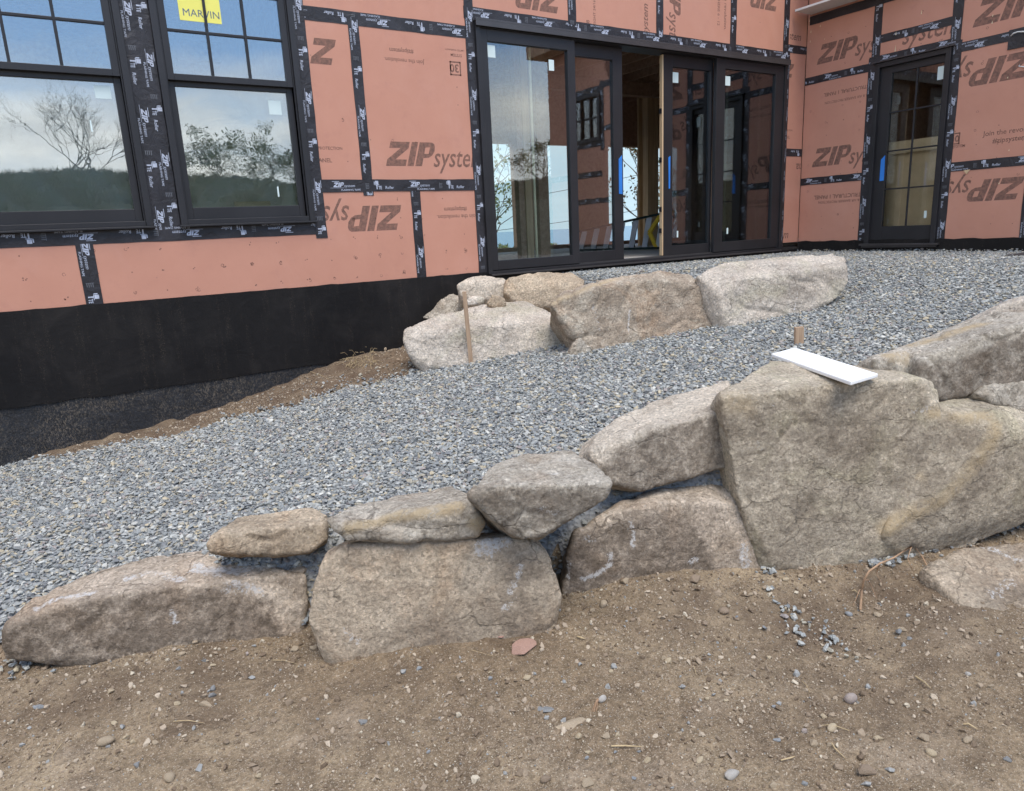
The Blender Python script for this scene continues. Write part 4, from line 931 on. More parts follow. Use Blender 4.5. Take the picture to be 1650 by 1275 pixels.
boulder('dark boulder with white scrape marks under the pink-topped stone', RM[0], g(1030, 944),
        [[(908, 975), (910, 945), (916, 905), (929, 858), (995, 828), (1060, 812), (1180, 812), (1240, 915), (1140, 955), (1040, 955), (950, 970),
          (1000, 812, .07), (1062, 790, .13), (1182, 782, .13), (1218, 848, .03)]],
        lean=7, thick=.5, seed=3, turn=4, rough=.5, bury=.2, vox=.009, smooth=1, front_dark=[(.75, [(905, 985), (912, 900), (940, 862), (1010, 832), (1080, 830), (1120, 850), (1150, 900), (1160, 960)])],
        chalk=[(1, .013, (938, 932), (958, 926), (984, 908), (982, 893)), (.9, .012, (1014, 838), (1020, 858), (1018, 880)), (.8, .016, (1112, 905), (1122, 900)), (.8, .03, (1195, 880), (1200, 920)), (.7, .012, (917, 905), (915, 930)), (.7, .015, (942, 865), (955, 870))])
# front row, upper course
boulder('small flat tan stone lying on top of the long dark boulder', RM[7], on_z(430, 889, .34),
        [[(333, 878), (340, 889), (440, 893), (500, 888), (527, 868), (520, 845), (440, 858), (360, 862), (345, 862, .03), (385, 838, .16), (500, 823, .18), (526, 832, .06)]],
        lean=14, thick=.3, seed=4, vox=.008, smooth=1, bury=0, turn=8)
boulder('flat pale slab with a rusty crack along it, resting on the big rounded boulder', RM[2], on_z(640, 866, .44),
        [[(541, 848), (560, 868), (640, 869), (770, 862), (777, 843), (755, 815), (660, 832), (560, 848), (530, 836, .06), (575, 815, .16), (722, 788, .24), (760, 806, .06)]],
        lean=10, thick=.34, seed=5, vox=.008, smooth=2, strata=.07, bury=0, turn=4, ochre=[(.9, .018, (560, 852), (640, 834), (700, 826), (740, 818)), (1, .03, (765, 842), (775, 850))])
boulder('wedge-shaped grey boulder with a flat top and a pointed underside', RM[2], on_z(850, 862, .44),
        [[(760, 798), (790, 830), (832, 862), (870, 864), (920, 835), (975, 800), (985, 780), (900, 783), (800, 785), (765, 790, .03), (790, 756, .2), (840, 733, .32), (920, 732, .32), (958, 748, .22), (984, 775, .05)]],
        lean=-6, thick=.42, seed=6, vox=.008, smooth=1, bury=0, front_dark=[(.5, [(755, 800), (800, 790), (900, 790), (990, 785), (920, 850), (850, 880), (790, 850)])], chalk=[(.6, .02, (870, 818), (895, 825)), (.5, .015, (905, 765, .1), (880, 762, .1))])
boulder('pink-topped granite boulder with a dark front, left of the great slab', RM[3], on_z(1040, 787, .40),
        [[(967, 762), (990, 776), (1035, 788), (1110, 766), (1185, 748), (1180, 660), (1100, 682), (1052, 692), (1022, 722), (1000, 716), (968, 752), (951, 728, .05), (966, 700, .14), (1002, 674, .28), (1080, 640, .36), (1170, 616, .42), (1182, 640, .2)]],
        lean=4, thick=.5, seed=7, turn=9, vox=.008, smooth=1, bury=0, front_dark=[(.72, [(960, 770), (968, 752), (985, 738), (1000, 716), (1022, 722), (1045, 696), (1080, 688), (1110, 680), (1190, 650), (1200, 800), (1000, 800)])])
boulder('great upright brown stone slab, tallest of the front row, under the white board', RM[4], g(1330, 911),
        [[(1163, 642), (1190, 800), (1245, 905), (1290, 915), (1360, 914), (1425, 890), (1560, 838), (1500, 660), (1507, 650), (1482, 612), (1330, 622), (1240, 648), (1196, 668), (1163, 634, .05), (1172, 700, .05), (1200, 815, .06),
          (1180, 625, .10), (1245, 585, .42), (1300, 588, .45), (1415, 595, .38), (1500, 618, .10)],
         {'pts': [(1600, 690, -.03), (1590, 715, -.04), (1550, 762, -.045), (1515, 802, -.045), (1470, 824, -.04), (1428, 856, -.03), (1440, 885, -.01), (1560, 842, -.02), (1660, 816), (1760, 790), (1760, 720), (1650, 692), (1600, 668), (1545, 672), (1510, 650, .10), (1580, 634, .24), (1665, 650, .24), (1760, 690, .2)], 'thick': .55}],
        lean=7, thick=.6, seed=8, vox=.009, smooth=0, rough=.5, front_dark=[(.42, [(1150, 640), (1240, 655), (1330, 632), (1480, 622), (1515, 680), (1600, 700), (1700, 720), (1700, 830), (1420, 920), (1240, 920)])], strata=0, bury=.15, ridge=.6, chip=1.1, ochre=[(1, .035, (1425, 852, -.02), (1470, 822, -.02), (1515, 800, -.02), (1550, 760, -.02), (1585, 722, -.02), (1600, 690, -.02)), (.8, .02, (1480, 770), (1520, 790)), (.9, .03, (1500, 665), (1560, 672), (1590, 672)), (.5, .05, (1180, 650), (1200, 652))], soil=[(1350, 800, .28, .5), (1300, 700, .2, .35), (1560, 760, .2, .45)],
        chalk=[(.5, .012, (1232, 640, .02), (1245, 652)), (.5, .015, (1218, 715), (1228, 725)), (.5, .016, (1470, 665), (1500, 655))])
boulder('long rust-stained boulder lying on the right shoulder of the great slab', RM[2], on_z(1516, 646, .64) ,
        [[(1486, 580), (1482, 612), (1512, 646), (1560, 634), (1655, 606), (1760, 590), (1760, 500), (1655, 524), (1605, 537), (1568, 562), (1530, 576), (1500, 574), (1440, 566, .26), (1500, 542, .34), (1560, 520, .36), (1605, 505, .34), (1660, 497, .34), (1760, 480, .3)],
         {'pts': [(1407, 578, .10), (1409, 603, .10), (1478, 610, .10), (1490, 580, .10), (1450, 572, .12), (1412, 570, .16), (1500, 560, .2)], 'thick': .3}],
        lean=6, thick=.5, seed=9, smooth=0, bury=0, front_dark=[(.75, [(1480, 585), (1530, 582), (1570, 570), (1610, 545), (1660, 535), (1760, 520), (1760, 640), (1500, 660)]), (.8, [(1425, 588), (1490, 584), (1490, 612), (1415, 610)])], ochre=[(1, .06, (1480, 560, .22), (1530, 552, .2), (1575, 532, .2)), (.9, .03, (1430, 574, .12), (1455, 580, .12))], soil=[(1450, 592, .1, .5)])
boulder('pale rounded rock behind the rust-stained boulder at the right edge', RM[6], on_z(1620, 512, .93) ,
        [[(1592, 515), (1640, 515), (1760, 500), (1760, 470), (1650, 482), (1612, 492), (1600, 500), (1620, 486, .1), (1655, 477, .12)]], lean=8, thick=.5, seed=10, bury=0, vox=.011)
boulder('dark stone wedged under the rust-stained boulder at the right edge', RM[2], on_z(1640, 655, .60),
        [[(1572, 634), (1600, 648), (1660, 668), (1760, 690), (1760, 600), (1655, 612), (1610, 622), (1585, 626)]], lean=14, thick=.35, seed=11, bury=0, vox=.011)
boulder('flat pale ledge rock sunk in the dirt in front of the great slab', RM[1], g(1590, 1000, .0),
        [[(1492, 918), (1530, 955), (1560, 985), (1590, 1003), (1640, 992), (1700, 985), (1780, 930), (1760, 872), (1650, 876), (1555, 890)]], lean=80, thick=.03, seed=12, bury=.12, vox=.009, smooth=3, rough=.8, name='ledge_rock', cat='rock', taper=1.0,
        soil=[(1600, 880, .16, .5), (1640, 975, .16, .6)], chalk=[(.7, .03, (1640, 905), (1590, 885)), (.6, .03, (1600, 960), (1630, 940))])

# back row along the terrace
boulder('large smooth pale boulder at the left end of the back row, behind the leaning stake', RM[6], hit(790, 585),
        [[(650, 546), (660, 572), (690, 590), (770, 592), (860, 584), (905, 572), (926, 546), (897, 528), (850, 520), (760, 530), (690, 540), (652, 532, .05), (690, 513, .18), (752, 498, .26), (802, 487, .34), (852, 487, .36), (897, 510, .24)]],
        lean=14, thick=.8, seed=21, smooth=12, vox=.012, ridge=.8, chip=.8, bury=.15, strata=0, chalk=[(.5, .03, (810, 560), (760, 525, .1)), (.4, .02, (880, 540), (850, 510, .2))])
boulder('thin grey wedge stone on the shoulder of the pale boulder', RM[2], on_z(700, 512, .80),
        [[(681, 512), (700, 514), (754, 496), (755, 486), (725, 476), (705, 492), (742, 480, .08)]], lean=30, thick=.16, seed=22, vox=.008, smooth=1, bury=0, name='stone', cat='stone')
boulder('small bright stone chip between the leaning stake and the round pinkish stone', RM[6], on_z(765, 490, .935),
        [[(752, 484), (755, 491), (776, 488), (779, 481), (762, 479, .04)]], lean=20, thick=.14, seed=23, vox=.008, smooth=1, bury=0, name='stone', cat='stone')
boulder('round pinkish stone against the black foundation by the door corner', RM[3], on_z(780, 482, .96),
        [[(737, 460), (742, 475), (760, 482), (800, 483), (816, 476), (818, 455), (790, 457), (750, 460), (752, 450, .08), (782, 446, .14), (812, 450, .1)]], lean=10, thick=.4, seed=24, vox=.011, smooth=5, bury=.05, name='stone', cat='stone')
boulder('little brown stone tucked under the round pinkish stone', RM[7], on_z(800, 494, .93),
        [[(786, 490), (800, 496), (815, 492), (812, 480), (796, 476)]], lean=10, thick=.2, seed=25, vox=.009, smooth=3, bury=0, name='stone', cat='stone')
boulder('grey-brown rounded boulder below the left sliding pane', RM[7], on_z(870, 494, .885),
        [[(812, 470), (830, 486), (862, 494), (893, 493), (930, 472), (942, 460), (900, 468), (840, 474), (816, 450, .05), (860, 442, .16), (922, 440, .18), (941, 452, .08)]], lean=10, thick=.5, seed=26, vox=.012, smooth=4, bury=.05)
boulder('large rusty brown boulder in the middle of the back row', RM[5], hit(1010, 560),
        [[(888, 492), (905, 512), (930, 540), (957, 566), (1060, 556), (1172, 532), (1168, 512), (1150, 470), (1100, 455), (1050, 452), (960, 466), (902, 484), (900, 475, .06), (962, 455, .14), (1060, 438, .2), (1112, 445, .16)]],
        lean=12, thick=.7, seed=27, vox=.011, smooth=1, bury=.2, ridge=1.4, chalk=[(.8, .010, (1014, 500), (1012, 535)), (.5, .02, (955, 490), (965, 530)), (.5, .03, (1140, 500), (1165, 525))], ochre=[(.8, .03, (892, 486), (925, 470), (990, 452, .1))])
boulder('small triangular stone wedged between the pale and the rusty boulders', RM[2], hit(935, 577),
        [[(916, 577), (955, 572), (953, 560), (934, 546), (922, 556)]], lean=12, thick=.2, seed=28, vox=.009, smooth=2, bury=.08, name='stone', cat='stone')
boulder('long flat-topped pale grey boulder at the right end of the back row', RM[6], hit(1230, 522),
        [[(1172, 532), (1200, 528), (1300, 498), (1350, 480), (1366, 455), (1362, 430), (1250, 445), (1190, 452), (1160, 478), (1166, 505), (1124, 446, .12), (1162, 425, .24), (1250, 416, .34), (1340, 411, .36), (1361, 416, .2)]],
        lean=10, thick=.8, seed=29, vox=.011, smooth=1, bury=.2, ridge=1.2, soil=[(1290, 465, .22, .35), (1330, 440, .15, .3)], chalk=[(.6, .008, (1285, 465), (1279, 500))])
# ------------------------------------------------------------------ gravel and crumbs (instanced stones)
def rock_variants(n, pts, flat, mat, nm, seed, round_=0.0):
    c = bpy.data.collections.new(nm); r2 = np.random.default_rng(seed); out_ = []
    for k in range(n):
        bm = bmesh.new(); v = r2.normal(size=(pts, 3)); v /= np.linalg.norm(v, axis=1)[:, None]
        v *= (1-.28*r2.random((pts, 1))); v *= np.array([1.0, r2.uniform(.6, .85), flat*r2.uniform(.75, 1.25)])*.5
        vs_ = [bm.verts.new(p) for p in v]; g_ = bmesh.ops.convex_hull(bm, input=vs_)
        bmesh.ops.delete(bm, geom=[x for x in g_['geom_interior'] if isinstance(x, bmesh.types.BMVert)], context='VERTS')
        if round_: bmesh.ops.bevel(bm, geom=bm.edges[:], offset=round_, segments=1, affect='EDGES')
        me = bpy.data.meshes.new(nm); bm.to_mesh(me); bm.free(); me.materials.append(mat); out_.append(me)
    return out_
def instancer(name, meshes, P, ROT, S, ID):
    """one object: a cloud of points, each carrying one of the stone shapes"""
    col = bpy.data.collections.new(name+'_shapes')
    for i, me in enumerate(meshes):
        o = bpy.data.objects.new('%s_shape_%02d' % (name, i), me); col.objects.link(o)
    me = bpy.data.meshes.new(name); me.vertices.add(len(P)); me.vertices.foreach_set('co', P.astype(np.float32).ravel())
    for k, ty, dat in (('rot', 'FLOAT_VECTOR', ROT), ('scl', 'FLOAT_VECTOR', S)):
        a = me.attributes.new(k, ty, 'POINT'); a.data.foreach_set('vector', dat.astype(np.float32).ravel())
    a = me.attributes.new('pick', 'INT', 'POINT'); a.data.foreach_set('value', ID.astype(np.int32))
    o = bpy.data.objects.new(name, me); COL.objects.link(o)
    ng = bpy.data.node_groups.new(name, 'GeometryNodeTree')
    ng.interface.new_socket('Geometry', in_out='INPUT', socket_type='NodeSocketGeometry'); ng.interface.new_socket('Geometry', in_out='OUTPUT', socket_type='NodeSocketGeometry')
    n = ng.nodes; gi = n.new('NodeGroupInput'); go = n.new('NodeGroupOutput'); ip = n.new('GeometryNodeInstanceOnPoints'); ci = n.new('GeometryNodeCollectionInfo')
    ci.inputs['Collection'].default_value = col; ci.inputs['Separate Children'].default_value = True; ci.inputs['Reset Children'].default_value = True
    def na(nm, ty):
        x = n.new('GeometryNodeInputNamedAttribute'); x.data_type = ty; x.inputs['Name'].default_value = nm; return x.outputs['Attribute']
    ng.links.new(gi.outputs[0], ip.inputs['Points']); ng.links.new(ci.outputs[0], ip.inputs['Instance']); ip.inputs['Pick Instance'].default_value = True
    ng.links.new(na('pick', 'INT'), ip.inputs['Instance Index']); ng.links.new(na('scl', 'FLOAT_VECTOR'), ip.inputs['Scale'])
    er = n.new('FunctionNodeEulerToRotation'); ng.links.new(na('rot', 'FLOAT_VECTOR'), er.inputs[0]); ng.links.new(er.outputs[0], ip.inputs['Rotation'])
    ng.links.new(ip.outputs[0], go.inputs[0])
    md = o.modifiers.new('scatter', 'NODES'); md.node_group = ng
    return o
def Hn(x, y):   # vectorised terrain height with relief
    i = np.clip(np.searchsorted(gy, y), 1, len(gy)-1); j = np.clip(np.searchsorted(gx, x), 1, len(gx)-1)
    fy = (y-gy[i-1])/(gy[i]-gy[i-1]); fx = (x-gx[j-1])/(gx[j]-gx[j-1])
    return (zz[i-1, j-1]*(1-fx)+zz[i-1, j]*fx)*(1-fy) + (zz[i, j-1]*(1-fx)+zz[i, j]*fx)*fy
stones = rock_variants(22, 15, .42, MAT['stone'], 'gravel_stone', 3)
# even cover: jittered grid, two layers
cells = []
for st, lift in ((.019, .006), (.0228, .012), (.036, .018)):
    X, Y = np.meshgrid(np.arange(-2.3, 7.78, st), np.arange(.25, 5.56, st)); X = X.ravel(); Y = Y.ravel()
    X = X + rng.uniform(-.5, .5, X.size)*st; Y = Y + rng.uniform(-.5, .5, X.size)*st
    k = gravel_mask(X, Y); X, Y = X[k], Y[k]
    # keep the far, hidden and off-frame parts thinner
    pr = (X-0)*_fw[0] + (Y)*_fw[1]; sd = X*_r[0]+Y*_r[1]; vis = np.abs(sd) < pr*.80+1.5
    k = vis & (rng.random(X.size) < np.where(pr > 5.2, .8, 1.0)); X, Y = X[k], Y[k]
    cells.append((X, Y, np.full(X.size, lift+.014)))
X = np.concatenate([c[0] for c in cells]); Y = np.concatenate([c[1] for c in cells]); LZ = np.concatenate([c[2] for c in cells])
# strays: on the soil strip, spilled on the dirt in front, and in the strip under the great slab
def spill(poly_px, n, jit, zt=None):
    a = [hit(*p) for p in poly_px]; out_ = []
    for _ in range(n):
        k = rng.integers(0, len(a)-1) if len(a) > 1 else 0; t = rng.random(); p = a[k]*(1-t)+a[min(k+1, len(a)-1)]*t
        q = p + np.array([*(rng.normal(size=2)*jit), 0]); out_.append(q[:2])
    return np.array(out_)
sp = [spill([(640, 615), (700, 600), (750, 590)], 130, .09), spill([(90, 752), (250, 722), (420, 680), (600, 622)], 240, .055), spill([(520, 625), (620, 600), (680, 585)], 60, .10),
      spill([(1262, 978), (1285, 1000), (1290, 1035)], 34, .028), spill([(1318, 1005), (1340, 1035), (1360, 1055)], 16, .022), spill([(1228, 912), (1245, 925)], 22, .025), spill([(1238, 945), (1246, 955)], 6, .015),
      spill([(1400, 906), (1450, 890), (1540, 866), (1660, 838)], 520, .040), spill([(1560, 880), (1600, 925)], 14, .05), spill([(20, 1075), (60, 1068)], 40, .04), spill([(1260, 1000), (1420, 1060)], 10, .1), spill([(1560, 412), (1648, 420)], 20, .05)]
sp = np.concatenate(sp); spz = np.full(len(sp), .007)
X = np.concatenate([X, sp[:, 0]]); Y = np.concatenate([Y, sp[:, 1]]); LZ = np.concatenate([LZ, spz])
n = X.size
S = np.exp(rng.normal(math.log(.0268), .31, n)).clip(.012, .052); SC3 = np.stack([S, S, S], 1)
ROT = np.stack([rng.normal(0, .30, n), rng.normal(0, .30, n), rng.uniform(0, 6.283, n)], 1)
k = rng.random(n) < .07; ROT[k, :2] = rng.uniform(-1.3, 1.3, (k.sum(), 2))
P = np.stack([X, Y, Hn(X, Y)+LZ+.004], 1)
gravel = instancer('gravel', stones, P, ROT, SC3, rng.integers(0, len(stones), n)); tag(gravel, 'loose blue-grey crushed stone covering the ramp and terrace between the boulders', None, None, 'stuff')
# crumbs and grit on the dirt
crumbs = rock_variants(14, 13, .7, MAT['crumb'], 'dirt_crumb', 9)
n = 270000
X = rng.uniform(-1.6, 5.6, n); Y = rng.uniform(.15, 5.5, n); pr = X*_fw[0]+Y*_fw[1]; sd = X*_r[0]+Y*_r[1]
k = (~gravel_mask(X, Y)) & (np.abs(sd) < pr*.8+1.0) & (pr > .5) & ((Y < front_y(X)+.12) | (Y > 4.4)); X, Y = X[k], Y[k]
dens = np.array([.5+.5*noise.noise(Vector((x*1.7, y*1.7, 3.3))) + .25*noise.noise(Vector((x*6, y*6, 1.3))) for x, y in zip(X, Y)]) + .35*np.exp(-((Y-front_y(X))/.16)**2)
k = rng.random(X.size) < np.clip((dens-.08)*1.5, .12, 1); X, Y = X[k], Y[k]; n = X.size
S = (.0048*(1-rng.random(n)*.99)**-.46).clip(.004, .030)*np.where(rng.random(n) < .5, .9, 1.15)
P = np.stack([X, Y, Hn(X, Y)+S*.12], 1)
cr = instancer('dirt_grit', crumbs, P, rng.uniform(0, 6.28, (n, 3))*np.array([.12, .12, 1]), np.stack([S, S, S], 1), rng.integers(0, len(crumbs), n)); tag(cr, 'grit and small crumbs lying on the brown dirt', None, None, 'stuff')

# clods of soil along the feet of the boulders, on the mound and scattered
clods = rock_variants(10, 20, .75, MAT['crumb'], 'soil_clod', 19)
n = 2600; X = rng.uniform(-.9, 4.4, n); Y = rng.uniform(.3, 5.45, n); k = (~gravel_mask(X, Y)) & ((Y < front_y(X)+.05) | (Y > 4.4)); X, Y = X[k], Y[k]
w_ = np.array([max(0, noise.noise(Vector((x*1.9+5, y*1.9, 8.3))))*1.1 for x, y in zip(X, Y)]) + .75*np.exp(-((Y-front_y(X)+.06)/.12)**2) + np.where(Y > 4.4, .5, 0)
k = rng.random(X.size) < np.clip(w_, .02, 1); X, Y = X[k], Y[k]; n = X.size; S = np.exp(rng.normal(math.log(.021), .38, n)).clip(.010, .05)
cl_ = instancer('soil_clods', clods, np.stack([X, Y, Hn(X, Y)+S*.10], 1), rng.uniform(0, 6.28, (n, 3)), np.stack([S, S, S], 1), rng.integers(0, 10, n)); tag(cl_, 'clods and bits of broken soil along the feet of the boulders', None, None, 'stuff')

# ------------------------------------------------------------------ loose stones one can point at
SM = {}
for nm, c in (('buff', (.50, .40, .27)), ('tan', (.42, .33, .23)), ('grey', (.27, .265, .255)), ('blue', (.31, .315, .315)), ('white', (.5, .46, .41)), ('red', (.42, .26, .2)), ('brown', (.30, .225, .16)), ('pink', (.40, .33, .29))):
    t = NT('pebble_'+nm); n1 = t.noise(40, 5, .65); n2 = t.noise(160, 3, .7)
    cc = t.mix(t.ramp(n1, [(.32, 0.0), (.68, 1.0)]), tuple(x*.78 for x in c), tuple(x*1.15 for x in c)); cc = t.mix(.6, cc, t.ramp(n2, [(.3, .7), (.7, 1.25)]), 'MULTIPLY')
    SM[nm] = t.fin(cc, .88, t.bump(n2, .5, .003, t.bump(n1, .5, .006)), .2)
SHAPES = {}
def stone_mesh(kind, fl, seed, rounded):
    r2 = np.random.default_rng(seed); bm = bmesh.new(); npt = 22 if rounded else 13
    v = r2.normal(size=(npt, 3)); v /= np.linalg.norm(v, axis=1)[:, None]; v *= 1-.22*r2.random((npt, 1)); v *= np.array([1, r2.uniform(.62, .85), fl])*.5
    vs_ = [bm.verts.new(p) for p in v]; g_ = bmesh.ops.convex_hull(bm, input=vs_)
    bmesh.ops.delete(bm, geom=[x for x in g_['geom_interior'] if isinstance(x, bmesh.types.BMVert)], context='VERTS')
    if rounded:
        bmesh.ops.subdivide_edges(bm, edges=bm.edges[:], cuts=1, use_grid_fill=True); bmesh.ops.smooth_vert(bm, verts=bm.verts, factor=.6, use_axis_x=True, use_axis_y=True, use_axis_z=True); bmesh.ops.smooth_vert(bm, verts=bm.verts, factor=.5, use_axis_x=True, use_axis_y=True, use_axis_z=True)
        for v_ in bm.verts: v_.co *= 1.12
    else: bmesh.ops.bevel(bm, geom=bm.edges[:], offset=.025, segments=2, affect='EDGES', clamp_overlap=True)
    me = bpy.data.meshes.new('loose_stone'); bm.to_mesh(me); bm.free(); me.materials.append(SM[kind])
    me.polygons.foreach_set('use_smooth', [rounded]*len(me.polygons)); return me
def loose(px, py, wpx, kind, label=None, fl=.55, rounded=False, asp=1.0, rot=None, name='loose_stone', sink=.12):
    p = hit(px, py); dist = float(np.dot(p-O, _fw)); s = wpx/F_PX*dist*1.06
    me = stone_mesh(kind, fl, int(px*7+py), rounded); o = bpy.data.objects.new(name, me); COL.objects.link(o)
    rr = random.Random(int(px+py*3)); o.scale = (s, s*asp, s)
    o.rotation_euler = (rr.uniform(-.15, .15), rr.uniform(-.15, .15), rot if rot is not None else math.atan2(_r[1], _r[0])+rr.uniform(-.5, .5))
    o.location = (p[0], p[1], p[2] + s*fl*(.5-sink) - s*fl*.12)
    gl = {'buff': 'small yellowish stone lying loose on the brown dirt', 'tan': 'small tan stone lying loose on the brown dirt', 'grey': 'small grey stone lying loose on the brown dirt', 'blue': 'small blue-grey stone lying loose on the brown dirt',
          'white': 'small whitish stone lying loose on the brown dirt', 'brown': 'small dark brown stone lying loose on the brown dirt', 'red': 'small reddish stone lying loose on the brown dirt', 'pink': 'small pinkish stone lying loose on the brown dirt'}
    if label: tag(o, label, 'stone')
    else: tag(o, gl[kind], 'stone', {'buff': 'yellowish', 'tan': 'tan', 'grey': 'grey', 'blue': 'blue-grey', 'white': 'whitish', 'brown': 'dark brown', 'red': 'reddish', 'pink': 'pinkish'}[kind] + ' stones scattered on the dirt')
    return o
loose(840, 1046, 58, 'red', 'broad flat reddish stone lying on the dirt in front of the big rounded boulder', .32, asp=.85, rot=.15)
loose(808, 1028, 17, 'red', 'thin brick-red chip touching the broad flat reddish stone', .35)
loose(1180, 1251, 31, 'white', 'smooth oval whitish pebble near the bottom edge, lower right', .55, True)
loose(1395, 1248, 36, 'brown', 'lumpy grey-brown stone, largest at the bottom right', .6)
loose(1370, 1130, 26, 'pink', 'pinkish-grey round stone alone below the gravel spill', .8, True)
loose(64, 1141, 28, 'blue', 'long slate-blue stone at the left edge of the dirt', .3, asp=.55)
loose(883, 1142, 40, 'grey', 'flat grey stone sunk flush in the dirt at the centre', .18, asp=1.1, sink=.35)
loose(925, 1168, 74, 'tan', 'wide flat earth-coloured rock barely showing beside the flush grey stone', .14, asp=.8, sink=.42)
loose(331, 1137, 28, 'tan', 'flat pointed tan flake left of centre on the dirt', .3)
loose(970, 1130, 17, 'white', 'pale knobbly stone with dry roots beside it', .8, True)
loose(616, 566, 21, 'tan', 'rounded stone on the soil mound against the foundation', .6, True)
loose(1120, 938, 23, 'brown', 'brown pointed stone at the foot of the dark scraped boulder', .8)
loose(1008, 941, 22, 'tan', 'tan angular stone at the foot of the dark scraped boulder', .7)
loose(970, 977, 19, 'tan', 'egg-shaped tan stone near the gap by the dark scraped boulder', .8, True)
loose(270, 1026, 17, 'tan', 'largest of the stones lined up at the foot of the long dark boulder', .9, True)
for row in ('1437 1134 14 tan;1327 1156 14 buff;1341 1176 23 buff;1415 1192 20 buff;1489 1192 20 tan;1500 1216 21 buff;1252 1194 16 blue;1297 1264 14 blue;1128 1227 19 buff;1368 991 15 blue;1414 993 19 tan;1453 1016 18 tan;1167 988 21 brown;1246 1268 15 tan;'
            '1186 998 13 brown;1135 1007 15 brown;1310 1200 18 tan;1296 1180 13 pink;1337 1203 14 tan;1240 1062 13 buff;1140 1128 9 buff;1170 1130 10 buff;1244 1105 11 tan;1248 1140 10 blue;1560 1195 20 tan;1624 1226 16 grey;1600 1235 9 buff;1560 1088 11 white;1530 1060 9 tan;1610 1020 14 tan;1598 1108 11 tan;1570 1135 9 tan;'
            '243 1030 12 tan;256 1031 10 tan;294 1055 15 tan;344 1073 12 buff;315 1038 12 tan;328 1066 12 grey;179 1116 15 buff;286 1135 13 buff;171 1199 30 tan;184 1168 15 buff;205 1190 13 buff;215 1198 15 buff;251 1198 15 tan;273 1257 24 tan;221 1235 15 grey;345 1112 14 grey;343 1123 15 grey;160 1125 10 brown;416 1253 15 buff;228 1100 10 tan;376 1048 13 brown;400 1056 12 pink;'
            '584 1165 18 grey;615 1197 15 brown;850 1094 18 buff;674 1067 13 tan;675 1079 11 blue;888 1012 17 buff;932 1188 15 buff;977 1188 18 tan;995 1186 11 buff;982 1229 16 tan;879 1258 23 brown;947 1266 25 tan;1043 1227 14 buff;1078 1068 16 buff;1070 1062 12 tan;848 1250 10 brown;1022 1255 12 blue;947 1213 11 buff;945 1223 11 blue;717 1020 15 grey;707 1013 12 tan;742 1004 12 grey;783 1002 14 brown;747 1020 15 tan;852 1008 15 grey;772 1028 11 tan;806 1015 9 buff;992 1213 9 blue;1030 1212 9 grey;'
            '475 1048 15 tan;505 1046 18 tan;95 1062 12 tan;70 1060 14 tan;120 1055 11 brown;790 1085 9 buff;985 1083 10 buff;790 1095 13 blue;690 1213 9 blue;512 1160 7 blue;1055 985 9 tan;1020 1000 10 brown;940 990 11 tan;955 985 12 tan;915 985 11 tan;1210 960 10 tan;1318 935 11 tan;1290 930 12 tan;1266 935 14 buff;1240 925 10 grey;1465 1030 10 grey').split(';'):
    x_, y_, w_, k_ = row.split(); loose(float(x_), float(y_), float(w_), k_, None, random.uniform(.5, .8), rounded=(int(x_) % 3 == 0))

# dry roots, straw and twigs
def lie(px, py, up=0.0): p = hit(px, py); return p + np.array([0, 0, up])
mb = MB(); pts = [lie(1386, 986, .01), lie(1388, 960, .03), on_z(1392, 935, .07), on_z(1400, 921, .10), on_z(1418, 908, .11), on_z(1440, 899, .09), lie(1470, 895, .05), lie(1486, 905, .02), lie(1497, 922, .01)]
mb.tube(pts, [.005, .005, .0045, .004, .004, .004, .004, .003, .002], 6)
for a_, b_, c_ in ((2, (1404, 950), (1412, 966)), (4, (1412, 930), (1422, 944)), (6, (1462, 905), (1470, 918)), (1, (1380, 968), (1374, 978))):
    mb.tube([pts[a_], (pts[a_]+lie(*b_, .02))/2+np.array([0, 0, .012]), lie(*b_, .015), lie(*c_, .004)], [.0028, .0022, .0016, .0008], 5)
tag(mb.build('dry_root', MAT['root'], smooth=True, origin=pts[0]), 'arching orange-brown root sticking out of the dirt below the great slab', 'root')
mb = MB(); rr = random.Random(4)
for k in range(90):
    a = np.array(hit(575+rr.uniform(-14, 26), 572+rr.uniform(-4, 22))); dd = np.array([rr.uniform(-.12, .06), rr.uniform(-.10, .02), rr.uniform(-.02, .07)])
    mb.tube([a+np.array([0, 0, .01]), a+dd*.5+np.array([0, 0, .02]), a+dd+np.array([0, 0, -.01])], .0016, 4)
tag(mb.build('dry_straw', MAT['straw'], origin=hit(575, 580)), 'tangle of dry straw spilling over the soil mound by the foundation', 'straw')
TW = [((1368, 1180), (1320, 1172), .0018), ((440, 1066), (478, 1072), .0015), ((484, 1072), (474, 1086), .0012), ((1475, 1092), (1500, 1112), .003), ((1385, 960), (1372, 955), .003), ((100, 1200), (88, 1240), .0012), ((280, 1165), (330, 1168), .0016), ((245, 1150), (240, 1172), .0012),
      ((1340, 1200), (1362, 1225), .0028), ((1258, 1228), (1280, 1222), .0025), ((124, 1058), (124, 1036), .0016), ((905, 940), (908, 962), .0016), ((900, 925), (912, 965), .0012), ((1552, 1170), (1575, 1178), .003), ((930, 1028), (942, 1032), .004), ((985, 1205), (1035, 1206), .003), ((690, 1045), (700, 1060), .001), ((760, 1050), (795, 1060), .001), ((380, 660), (398, 672), .003), ((500, 600), (530, 612), .003), ((1292, 1100), (1305, 1118), .0014), ((1117, 1075), (1122, 1090), .0014)]
